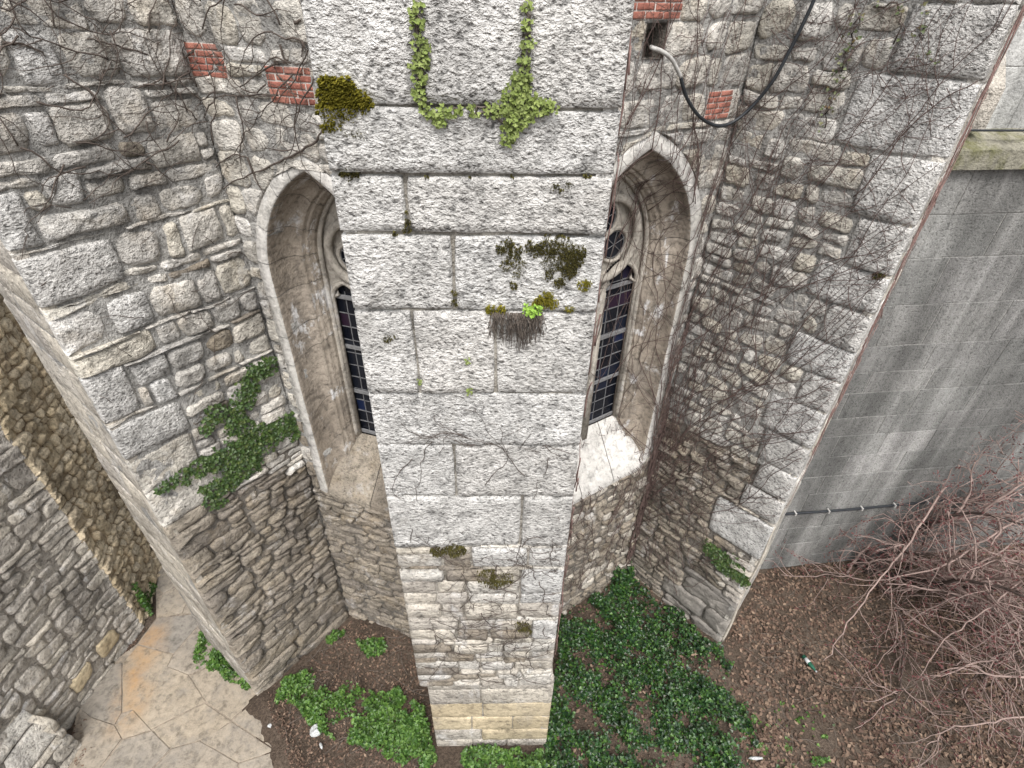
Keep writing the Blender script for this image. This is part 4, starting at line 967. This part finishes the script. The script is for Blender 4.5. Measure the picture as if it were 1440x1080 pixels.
plant_patch('broad bright green plant mat left of the middle buttress foot', [(385, 975), (410, 950), (470, 945), (500, 965), (520, 985), (560, 975), (598, 1005), (612, 1060), (700, 1055), (790, 1062), (790, 1110), (600, 1110), (540, 1060), (480, 1052), (440, 1020), (420, 990), (390, 992)], 9000, .055, 44, (.02, .24), cl2)
plant_patch('small bright green plant near the left window wall foot', [(502, 900), (535, 900), (545, 915), (530, 925), (505, 920)], 420, .055, 45, (.02, .16))
plant_patch('small green plant in the inner corner of the left buttress', [(458, 893), (478, 888), (482, 900), (462, 906)], 220, .05, 46, (.02, .14))
plant_patch('sparse green weeds on the leaf litter beyond the ground ivy', [(1070, 985), (1110, 990), (1170, 995), (1165, 1070), (1130, 1090), (1060, 1090), (1060, 1020)], 420, .055, 47, (.01, .06), lambda x, y: 1 if noise.noise(Vector((x*5, y*5, 2))) > .38 else .03)
# dead leaves
rng = random.Random(51); mb = MB()
ld = lambda x, y: min(1, max(.03, .55+1.3*noise.noise(Vector((x*.9, y*.9, 8)))))
scatter([(1020, 900), (1065, 805), (1440, 765), (1500, 780), (1500, 1110), (1060, 1110), (1030, 990)], 11000, .085, rng, mb, 'dead', (.005, .05), ld, .8)
scatter([(390, 990), (490, 870), (585, 900), (615, 1060), (600, 1110), (440, 1110)], 2600, .06, rng, mb, 'dead', (.005, .03), None, .8)
scatter([(790, 860), (880, 800), (1005, 905), (1060, 1090), (780, 1090)], 1500, .08, rng, mb, 'dead', (.02, .10), None, .8)
scatter([(105, 1010), (150, 1020), (165, 1050), (150, 1090), (110, 1080)], 500, .05, rng, mb, 'dead', (.03, .06), None, .8)
scatter([(372, 975), (392, 982), (425, 1060), (440, 1090), (412, 1090), (395, 1040)], 260, .05, rng, mb, 'dead', (.03, .07), None, .8)
scatter([(190, 885), (210, 880), (170, 930), (120, 1000), (105, 1005)], 300, .04, rng, mb, 'dead', (.03, .06), None, .8)
lt = mb.build('dead_leaves', M['litter'], None, False, 'stuff'); tag(lt, 'brown dead leaves scattered over the soil', 'leaf litter')
rng = random.Random(52); mb = MB()
for _ in range(420):
    px = rng.choice([((400, 610), (880, 1075)), ((1040, 1440), (830, 1080)), ((1040, 1440), (800, 1080))]); x, y = gpt(rng.uniform(*px[0]), rng.uniform(*px[1]))
    if solid_at(x, y): continue
    a = rng.uniform(0, 6.28); L = rng.uniform(.1, .5); b_ = rng.uniform(-.06, .06)
    mb.tube([(x+math.cos(a)*L*f-math.sin(a)*b_*math.sin(f*3.1), y+math.sin(a)*L*f+math.cos(a)*b_*math.sin(f*3.1), .03+ground_h(x, y)+.03*rng.random()) for f in (0, .33, .66, 1)], .004, 3)
tg = mb.build('fallen_twigs', M['fibre'], None, False, 'stuff'); tag(tg, 'thin fallen twigs strewn on the ground', 'twigs')

# ------------------------------------------------------------------ climbing vines
class Fold:
    """two walls meeting in a crease, unrolled: u<0 on a, u>0 on b"""
    def __init__(s, neg, pos, win=None): s.neg, s.pos, s.win = neg, pos, win
    def at(s, u, z, o):
        w_, uu = (s.neg[0], u*s.neg[1]) if u < 0 else (s.pos[0], u*s.pos[1])
        if s.win and s.win.wall is w_: o = o+s.win.depth(uu, z)
        return w_.at(uu, z, o)
FL = Fold((LS, -1), (LA, 1), WL_); FR = Fold((RA, 1), (RS, 1), WR_)
FC = Fold((CF, 1), (CF, 1))
def grow(fold, mb, u, z, ang, L, r, rng, lim, wander=.28, branch=.16, drift=None, lvl=0, step=.075, off=.045, maxl=2):
    pts = []; rd = []; n = int(L/step)
    for k in range(n+1):
        pts.append(fold.at(u, z, off+r+.02*abs(noise.noise(Vector((u*3, z*3, r*900)))))); rd.append(max(.0022, r*(1-.65*k/max(n, 1))))
        ang += rng.gauss(0, wander)
        if drift is not None: ang += .10*math.sin(drift-ang)
        u += math.cos(ang)*step; z += math.sin(ang)*step
        if not (lim[0] < u < lim[1] and lim[2] < z < lim[3]): break
        if lvl < maxl and rng.random() < branch and k > 1:
            grow(fold, mb, u, z, ang+rng.choice((-1, 1))*rng.uniform(.4, 1.1), (L-k*step)*rng.uniform(.3, .75)+.1, r*.62, rng, lim, wander, branch, drift, lvl+1, step, off, maxl)
    if len(pts) > 1: mb.tube(pts, rd, 4)
GV = 'bare climbing vines on the walls'
rng = random.Random(61)
vr = empty('climbing_vine', RA.at(-.02, 0, .05), 'bare brown vine fanning from the right crease over window and buttress', 'vine', GV)
lim = (-2.62, RLEN+.0, .3, TOP-.3)
for i in range(9):      # trunks in the crease, fanning out higher up
    mb = MB(); u = rng.uniform(-.28, .12); z = rng.uniform(.3, .6)
    pts = []; rd = []; tgt = rng.uniform(-.35, .35); zend = rng.uniform(3.2, 5.6); k = 0; 
    while z < zend:
        pts.append(FR.at(u, z, .04+.03*rng.random())); rd.append(.017*(1-.5*z/zend)); u += .18*(tgt*(z/zend)-u)*.3+rng.gauss(0, .022); z += .11
    mb.tube(pts, rd, 5)
    for _ in range(4):
        a = rng.choice((rng.uniform(.75, 1.25), rng.uniform(1.15, 1.5), rng.uniform(1.3, 1.65)))
        grow(FR, mb, u, z-rng.uniform(0, 2.4), a, rng.uniform(3.0, 7.5), .0075, rng, lim, .10, .045, a)
    mb.build('stem', M['vine_red'], vr)
for i in range(58):
    mb = MB(); u = rng.uniform(-.3, 1.7) if i % 3 else rng.uniform(-2.4, -.2); z = rng.uniform(2.0, 8.5) if u > -.3 else rng.uniform(4.6, 9.2); a = rng.uniform(.9, 1.5) if u > -.3 else rng.uniform(1.2, 1.9)
    grow(FR, mb, u, z, a, rng.uniform(1.2, 4.5), .0062, rng, lim, .13, .075, a); mb.build('stem', M['vine_red'], vr)
mb = MB()
for i in range(230):    # fine net of dead tendrils
    u, z = rng.uniform(-2.5, 2.1), rng.uniform(7.8, 10.2) if rng.random() < .6 else rng.uniform(3.5, 9)
    if u < -.3 and z < 8.0: continue
    grow(FR, mb, u, z, rng.uniform(-3, 3), rng.uniform(.3, 1.1), .0036, rng, lim, .4, .15, None, 1)
for i in range(150):     # below the right window
    u, z = rng.uniform(-2.6, 1.3), rng.uniform(.5, 3.6)
    grow(FR, mb, u, z, rng.uniform(1.1, 2.1), rng.uniform(.5, 1.8), .006, rng, (-2.65, RLEN, .2, 4.3), .25, .13, 1.5, 1, off=.075)
mb.build('tendrils', M['vine_red'], vr, True, 'stuff')
mb = MB()
for i in range(44):   # red-brown roots sheathing the outer edge of the right buttress and the middle buttress edge
    z = rng.uniform(4.5, 10.5); grow(Fold((ER, 1), (ER, 1)), mb, rng.uniform(.02, .45), z, rng.choice((1.57, -1.57)), rng.uniform(.8, 2.5), .007, rng, (.0, .9, 3.5, TOP), .15, .12, None, 1)
ve = mb.build('climbing_vine', M['vine_pink'], None); tag(ve, 'reddish dry vine stems sheathing the outer end of the right buttress', 'vine', GV)
mb = MB(); FE = Wall(CF.at(UR, 0)[:2], 91.77)
for i in range(26):
    z = rng.uniform(2.6, 10.0); grow(Fold((FE, 1), (FE, 1)), mb, rng.uniform(.0, .12), z, rng.choice((1.57, 1.57, -1.57)), rng.uniform(.6, 2.2), .007, rng, (-.03, .3, 1.5, TOP), .13, .1, None, 1, off=.03)
ve = mb.build('climbing_vine', M['vine_pink'], None); tag(ve, 'pinkish dry vine stems along the right edge of the middle buttress', 'vine', GV)
vl = empty('climbing_vine', LA.at(.3, 8.6, .05), 'dark dead vine fragments spread over the wall above the left window', 'vine', GV)
lim = (-LLEN, 1.92, 4.0, TOP-.3)
def trace(fold_wall, pxs, r, m, par, o=.035):
    mb = MB(); pts = []
    for x, y in pxs: u, z = fold_wall.uv(x, y); pts.append((u, z))
    fine = []
    for (a, b), (c, d) in zip(pts[:-1], pts[1:]):
        for k in range(4): t = k/4; fine.append((a+(c-a)*t+.008*rng.uniform(-1, 1), b+(d-b)*t+.008*rng.uniform(-1, 1)))
    fine.append(pts[-1]); mb.tube([fold_wall.at(u, z, o) for u, z in fine], [r*(1-.6*i/len(fine)) for i in range(len(fine))], 5)
    mb.build('stem', M[m], par)
for pth, r in [([(457, 180), (448, 198), (420, 215), (390, 230), (360, 242), (330, 255), (315, 265)], .014), ([(360, 242), (352, 222), (335, 215), (320, 222), (305, 235)], .012), ([(305, 235), (290, 260), (268, 275), (258, 280)], .009), ([(360, 242), (366, 258), (375, 272)], .009), ([(395, 132), (350, 134), (318, 134), (295, 137)], .009), ([(395, 88), (372, 100), (340, 122)], .010), ([(398, 62), (402, 80), (408, 90)], .012), ([(255, 80), (235, 82), (215, 78)], .013), ([(275, 70), (265, 80), (255, 80)], .013), ([(418, 32), (426, 28)], .016), ([(431, 60), (428, 80)], .010)]:
    trace(LA if pth[0][0] > 300 else (LA if pth[0][0] >= 255 else LS), pth, r, 'vine_dark', vl)
for pth, r in [([(0, 60), (30, 62), (55, 72), (62, 78)], .010), ([(215, 78), (190, 72), (150, 60), (120, 54)], .012), ([(225, 110), (238, 118), (240, 130), (225, 140)], .010), ([(225, 110), (200, 122), (180, 122)], .008), ([(140, 110), (142, 100), (165, 95), (180, 105)], .009), ([(55, 400), (75, 388), (90, 396), (100, 402)], .007)]: trace(LS, pth, r, 'vine_dark', vl)
mb = MB()
for i in range(70):
    u, z = rng.uniform(-1.9, 1.9), rng.uniform(8.6, 10.3); grow(FL, mb, u, z, rng.uniform(-3.1, 3.1), rng.uniform(.3, 1.3), .0080, rng, lim, .33, .2, None, 0, maxl=2)
for i in range(44):
    u, z = rng.uniform(-1.2, 1.9), rng.uniform(8.55, 10.2); grow(FL, mb, u, z, rng.uniform(-3.1, 3.1), rng.uniform(.2, .6), .004, rng, lim, .5, .25, None, 1)
for i in range(24):
    u, z = rng.uniform(-1.9, .1), rng.uniform(5.5, 8.6); grow(FL, mb, u, z, rng.uniform(-3.1, 3.1), rng.uniform(.15, .7), .0045, rng, lim, .4, .15, None, 1)
mb.build('tendrils', M['vine_dark'], vl, True, 'stuff')
vc = empty('climbing_vine', CF.at(.9, 3, .03), 'dark dead vine tracery over the lower half of the middle buttress face', 'vine', GV)
mb = MB(); lim = (UL+.05, UR-.03, 2.3, 7.3)
for i in range(26): grow(FC, mb, rng.uniform(0, 1.6), rng.uniform(3.0, 7.0), rng.uniform(-3, 3), rng.uniform(.4, 1.3), .0042, rng, lim, .35, .2, None, 0, step=.05, off=.02)
for i in range(46): grow(FC, mb, rng.uniform(0, 1.65), rng.uniform(2.4, 5.6), rng.uniform(-3, 3), rng.uniform(.3, 1.0), .0055, rng, lim, .35, .2, None, 0, step=.05, off=.025)
mb.build('tendrils', M['vine_dark'], vc, True, 'stuff')
# small-leaved creeper at the top of the right buttress
wall_leaves('ivy', RS, [(1205, 25, 14), (1200, 55, 16), (1190, 80, 17), (1180, 105, 16), (1172, 130, 14), (1165, 155, 13), (1160, 178, 10)], 420, .04, M['vineleaf'], 'thin straggling leafy creeper strand high on the right buttress', 'ivy', 12, thick=.05)
wall_leaves('ivy', RS, [(1300, 15, 14), (1296, 45, 15), (1300, 75, 14), (1312, 88, 12), (1262, 62, 9), (1270, 10, 14), (1235, 5, 12)], 420, .04, M['vineleaf'], 'sparse leafy creeper tuft near the outer top of the right buttress', 'ivy', 13, thick=.05)
mo = moss('moss_cushion', RS, [(1234, 388, 7), (1240, 386, 6)], 9600, 0.0232, M['darkmoss'], 'tiny moss tuft on the outer edge of the right buttress', 14); mo['group'] = 'moss on the right buttress'

# ------------------------------------------------------------------ bare shrubs on the right
def smooth(pts, n=8):
    P = [Vector(p) for p in pts]; out = []
    for i in range(len(P)-1):
        a, b, c, d = P[max(i-1, 0)], P[i], P[i+1], P[min(i+2, len(P)-1)]
        for k in range(n):
            t = k/n; out.append(.5*((2*b)+(c-a)*t+(2*a-5*b+4*c-d)*t*t+(3*b-a-3*c+d)*t**3))
    return out+[P[-1]]
def branch3(mb, buds, p, d, L, r, lvl, rng, droop, maxl):
    n = max(4, int(L/.12)); pts = [Vector(p)]; d = Vector(d).normalized(); st = L/n; kids = []
    for k in range(n):
        d = (d+Vector((rng.gauss(0, .13), rng.gauss(0, .13), rng.gauss(0, .10)-droop*(k/n)))).normalized()
        q = pts[-1]+d*st
        if q.z < .06: q.z = .06; d.z = abs(d.z)*.3
        wv = (np.array([q.x, q.y])-AW.p)@AW.n
        if wv < .12 and -2.5 < (np.array([q.x, q.y])-AW.p)@AW.d < 9.5: q += Vector((AW.n[0], AW.n[1], 0))*(.12-wv); d = (d+Vector((AW.n[0], AW.n[1], 0))*.5).normalized()
        pts.append(q)
        if lvl < maxl and k >= 1 and rng.random() < (.48 if lvl < 2 else .30): kids.append((Vector(q), d.copy(), k/n))
    mb[min(lvl, 2)].tube(pts, [r*(1-.6*i/n) for i in range(n+1)], 5 if lvl < 2 else 3)
    if lvl >= 2:
        for q in pts[1:]:
            if rng.random() < .6: buds.append((q+Vector((rng.gauss(0, .01), rng.gauss(0, .01), rng.gauss(0, .01))), d))
    for q, dd, f in kids:
        s = dd.orthogonal(); s.rotate(Matrix.Rotation(rng.uniform(0, 6.28), 3, dd)); nd = (dd+s*rng.uniform(.45, 1.0)).normalized()
        branch3(mb, buds, q, nd, L*rng.uniform(.35, .62)*(1.15-f*.5), r*.52, lvl+1, rng, droop*1.2, maxl)
def shrub(base, stems, label, seed, maxl=3, limbs=()):
    rng = random.Random(seed); e = empty('bare_shrub', base, label, 'shrub', 'bare shrubs by the ashlar wall'); tw_ = MB(); bd = MB(); buds = []
    for (dx, dy, dirn, L, r) in stems:
        st = MB(); md = MB(); branch3((st, md, tw_), buds, (base[0]+dx, base[1]+dy, 0), dirn, L, r, 0, rng, .05, maxl)
        st.v and st.build('stem', M['bark'] if r > .022 else M['twig'], e); md.v and md.build('branches', M['twig'], e, True, 'stuff')
    for pts, r in limbs:
        st = MB(); md = MB(); P = smooth([(*gpt(x, y, z), z) for x, y, z in pts], 6); P = [p+Vector((rng.gauss(0, .015), rng.gauss(0, .015), rng.gauss(0, .01))) for p in P]; n = len(P)
        st.tube(P, [r*(1-.7*i/n) for i in range(n)], 6); st.build('stem', M['bark'] if r > .03 else M['twig'], e)
        for i in range(2, n-1):
            if rng.random() < .42:
                d = (P[i+1]-P[i-1]).normalized(); q = d.orthogonal(); q.rotate(Matrix.Rotation(rng.uniform(0, 6.28), 3, d)); branch3((st, md, tw_), buds, P[i], (d+q*rng.uniform(.5, 1.1)), rng.uniform(.5, 1.3), max(.006, r*.4*(1-.5*i/n)), 1, rng, .05, 3)
        md.v and md.build('branches', M['twig'], e, True, 'stuff')
    tw_.build('twigs', M['twig'], e, True, 'stuff')
    for q, d in buds:
        s = rng.uniform(.012, .028); n_, a, b = basis(d); c = Vector(q); bd.add([c-n_*s, c+a*s*.6, c-a*s*.3+b*s*.5, c-a*s*.3-b*s*.5, c+n_*s*1.3], [(0, 2, 1), (0, 3, 2), (0, 1, 3), (4, 1, 2), (4, 2, 3), (4, 3, 1)])
    bd.build('buds', M['bud'], e, False, 'stuff')
shrub((8.0, 7.15, 0), [(0, 0, (.75, -.05, .75), 3.4, .05), (.15, -.1, (.45, -.1, .95), 3.6, .045), (-.25, -.05, (.25, -.25, .9), 3.0, .03), (-.15, -.3, (-.25, -.85, .5), 2.9, .024), (.5, -.2, (.8, -.45, .55), 3.2, .032), (-.5, -.1, (-.7, -.35, .5), 1.9, .016), (.3, -.1, (.15, -.35, 1), 3.2, .024), (-.1, -.1, (.05, -.15, 1), 2.6, .022)],
      'large bare shrub with reddish twigs against the foot of the ashlar wall', 71, 3,
      [([(1205, 800, .0), (1250, 745, .75), (1295, 690, 1.6), (1335, 660, 2.1), (1385, 652, 2.3), (1450, 648, 2.5)], .06), ([(1335, 660, 2.1), (1372, 625, 2.8), (1368, 575, 3.6), (1378, 545, 4.1)], .035), ([(1190, 805, 0), (1225, 760, .6), (1275, 700, 1.5), (1300, 640, 2.5), (1318, 575, 3.6)], .028),
       ([(1350, 655, 2.3), (1290, 745, 2.0), (1240, 812, 1.5), (1192, 876, .9), (1158, 932, .25)], .022), ([(1440, 725, 2.6), (1375, 765, 2.3), (1320, 798, 1.9), (1230, 815, 1.3), (1150, 800, .8)], .022), ([(1180, 800, 0), (1195, 740, .9), (1225, 690, 1.7), (1238, 640, 2.5)], .014), ([(1215, 800, 0), (1280, 760, .9), (1350, 715, 1.7), (1440, 690, 2.3)], .04)])
shrub((10.6, 5.2, 0), [(0, 0, (-.6, -.2, .8), 3.4, .035), (-.1, .1, (-.75, .25, .75), 3.4, .032), (.1, -.2, (-.7, -.45, .55), 3.2, .028), (0, -.3, (-.5, -.8, .5), 2.8, .024), (-.2, 0, (-.9, .0, .45), 3.0, .026), (.1, .2, (-.35, .4, 1), 3.4, .034), (0, .3, (-.2, .1, 1.0), 3.6, .03)],
      'bare pale-twigged shrub reaching in from the right edge over the leaf litter', 72, 3,
      [([(1470, 950, 1.3), (1385, 947, 1.3), (1335, 905, 1.2), (1300, 880, 1.1), (1270, 860, 1.0)], .02), ([(1470, 1000, 1.2), (1400, 1015, 1.1), (1335, 1025, .9), (1300, 1050, .6)], .016), ([(1470, 790, 2.2), (1395, 850, 1.7), (1330, 900, 1.2), (1290, 955, .6)], .018), ([(1470, 560, 4.4), (1400, 600, 3.7), (1350, 640, 3.0), (1320, 700, 2.2)], .018)])

# ------------------------------------------------------------------ pipes, cables, litter
def onwall(wl, x, y, o): u, z = wl.uv(x, y, o); return wl.at(u, z, o)
cb_pts = smooth([onwall(RA, 957, 108, .10), onwall(RA, 966, 138, .12), onwall(RA, 985, 165, .14), onwall(RA, 1010, 177, .16), onwall(RA, 1035, 169, .22), onwall(RS, 1062, 145, .22), onwall(RS, 1088, 112, .18), onwall(RS, 1110, 72, .14), onwall(RS, 1130, 32, .12), onwall(RS, 1147, -6, .10), onwall(RS, 1165, -60, .08)])
ce = empty('cable', cb_pts[0], 'thick black cable looping from the square wall hole up over the right buttress', 'cable')
mb = MB(); mb.tube(cb_pts, .019, 8); mb.build('black_sheath', M['hose'], ce)
mb = MB(); mb.tube(smooth([onwall(RA, 918, 66, -.25), onwall(RA, 916, 67, .03), onwall(RA, 930, 72, .08), onwall(RA, 945, 84, .10), onwall(RA, 957, 108, .10)]), .0205, 8); mb.build('grey_sleeve', M['hosegrey'], ce)
dp = empty('drainpipe', TW.at(1.45, 0, .06), 'thin black iron pipe standing upright against the tan wall', 'pipe')
mb = MB(); pu = 1.42; mb.tube([TW.at(pu, .55, .12), TW.at(pu, 3.05, .12)], .032, 8); mb.build('pipe', M['iron'], dp)
mb = MB(); mb.tube([TW.at(pu, .57, .12), TW.at(pu, .57, -.06)], .03, 8); mb.tube([TW.at(pu, 3.03, .12), TW.at(pu, 3.03, -.06)], .03, 8); mb.build('wall_bracket', M['iron'], dp)
mb = MB(); mb.tube([TW.at(pu, 1.8, .12), TW.at(pu, 1.8, -.06)], .02, 8); mb.build('wall_bracket', M['iron'], dp)
cp = empty('conduit', AW.at(0, 1.8, .05), 'black conduit with pale clips running along the foot of the ashlar wall', 'pipe')
mb = MB(); mb.tube(smooth([AW.at(u, 1.86-.012*u-.02*math.sin(u*1.3), .05) for u in np.arange(-1.2, 7.0, .5)], 3), .026, 7); mb.build('tube', M['hose'], cp)
for u in np.arange(.2, 6.8, .72):
    mb = MB(); mb.box(AW.at(u, 1.86-.012*u-.02*math.sin(u*1.3), .05), np.append(AW.d, 0)*.014, np.append(AW.n, 0)*.04, np.array([0, 0, .034])); mb.build('clip', M['hosegrey'], cp, False)
mb = MB(); mb.tube([AW.at(u, 8.80, -.02+.03*math.sin(u*2)) for u in np.arange(-1.5, 8, .25)], .014, 6)
tag(mb.build('cable', M['hose'], None), 'thin black cable lying on the mossy ledge of the ashlar wall', 'cable')
# pale bare root hanging at the foot of the right buttress edge
mb = MB(); mb.tube([ER.at(.03+.03*math.sin(z*2.1), z, .03+.015*math.sin(z*3)) for z in np.arange(.02, 3.4, .12)], [.026-.004*z for z in np.arange(.02, 3.4, .12)], 6)
tag(mb.build('bare_root', M['vine_pale'], None), 'pale bare vine stem running up the outer corner of the right buttress', 'vine')
# litter
def crumple(name, px, s, m, label, cat, seed, stretch=(1, 1, .5)):
    rng = random.Random(seed); bm = bmesh.new(); bmesh.ops.create_icosphere(bm, subdivisions=2, radius=s)
    for v in bm.verts:
        f = 1+.5*noise.noise(v.co*(2.3/s)+Vector((seed, 0, 0))); v.co = Vector((v.co.x*stretch[0]*f, v.co.y*stretch[1]*f, v.co.z*stretch[2]*f))
    x, y = gpt(*px); rz = Matrix.Rotation(rng.uniform(0, 6), 3, 'Z'); vs = [tuple(rz @ v.co+Vector((x, y, .03+s*stretch[2]*.7))) for v in bm.verts]; fs = [tuple(v.index for v in f.verts) for f in bm.faces]; bm.free()
    return tag(mk(name, vs, fs, m, None, False), label, cat)
crumple('crumpled_plastic', (446, 1030), .10, M['white'], 'crumpled translucent white plastic on the soil beside the path', 'litter', 3)
crumple('paper_scrap', (381, 1022), .045, M['white'], 'small white paper scrap at the edge of the paving', 'litter', 4)
crumple('paper_scrap', (452, 1050), .04, M['white'], 'small white scrap just below the crumpled plastic', 'litter', 5, (.5, 1.4, .4))
crumple('paper_scrap', (1062, 1068), .05, M['white'], 'narrow white scrap standing out by the ground ivy edge', 'litter', 6, (.45, 2.4, .5))
crumple('paper_scrap', (945, 880), .03, M['white'], 'white fleck among the ground ivy below the right buttress', 'litter', 7)
x, y = gpt(1136, 935); be = empty('plastic_bottle', (x, y, 0), 'small dark green bottle with a white label lying on the leaf litter', 'bottle')
ax = Vector((.35, -.94, .05)).normalized(); c = Vector((x, y, .07))
mb = MB(); mb.tube([c+ax*t for t in (-.15, -.145, .06, .10, .15, .16)], [.02, .038, .038, .03, .015, .015], 10); mb.build('body', M['green_plastic'], be)
mb = MB(); mb.tube([c+ax*t for t in (-.09, .0)], .0395, 10); mb.build('label', M['white'], be)
mb = MB(); mb.tube([c+ax*t for t in (.155, .18)], .017, 8); mb.build('cap', M['white'], be)
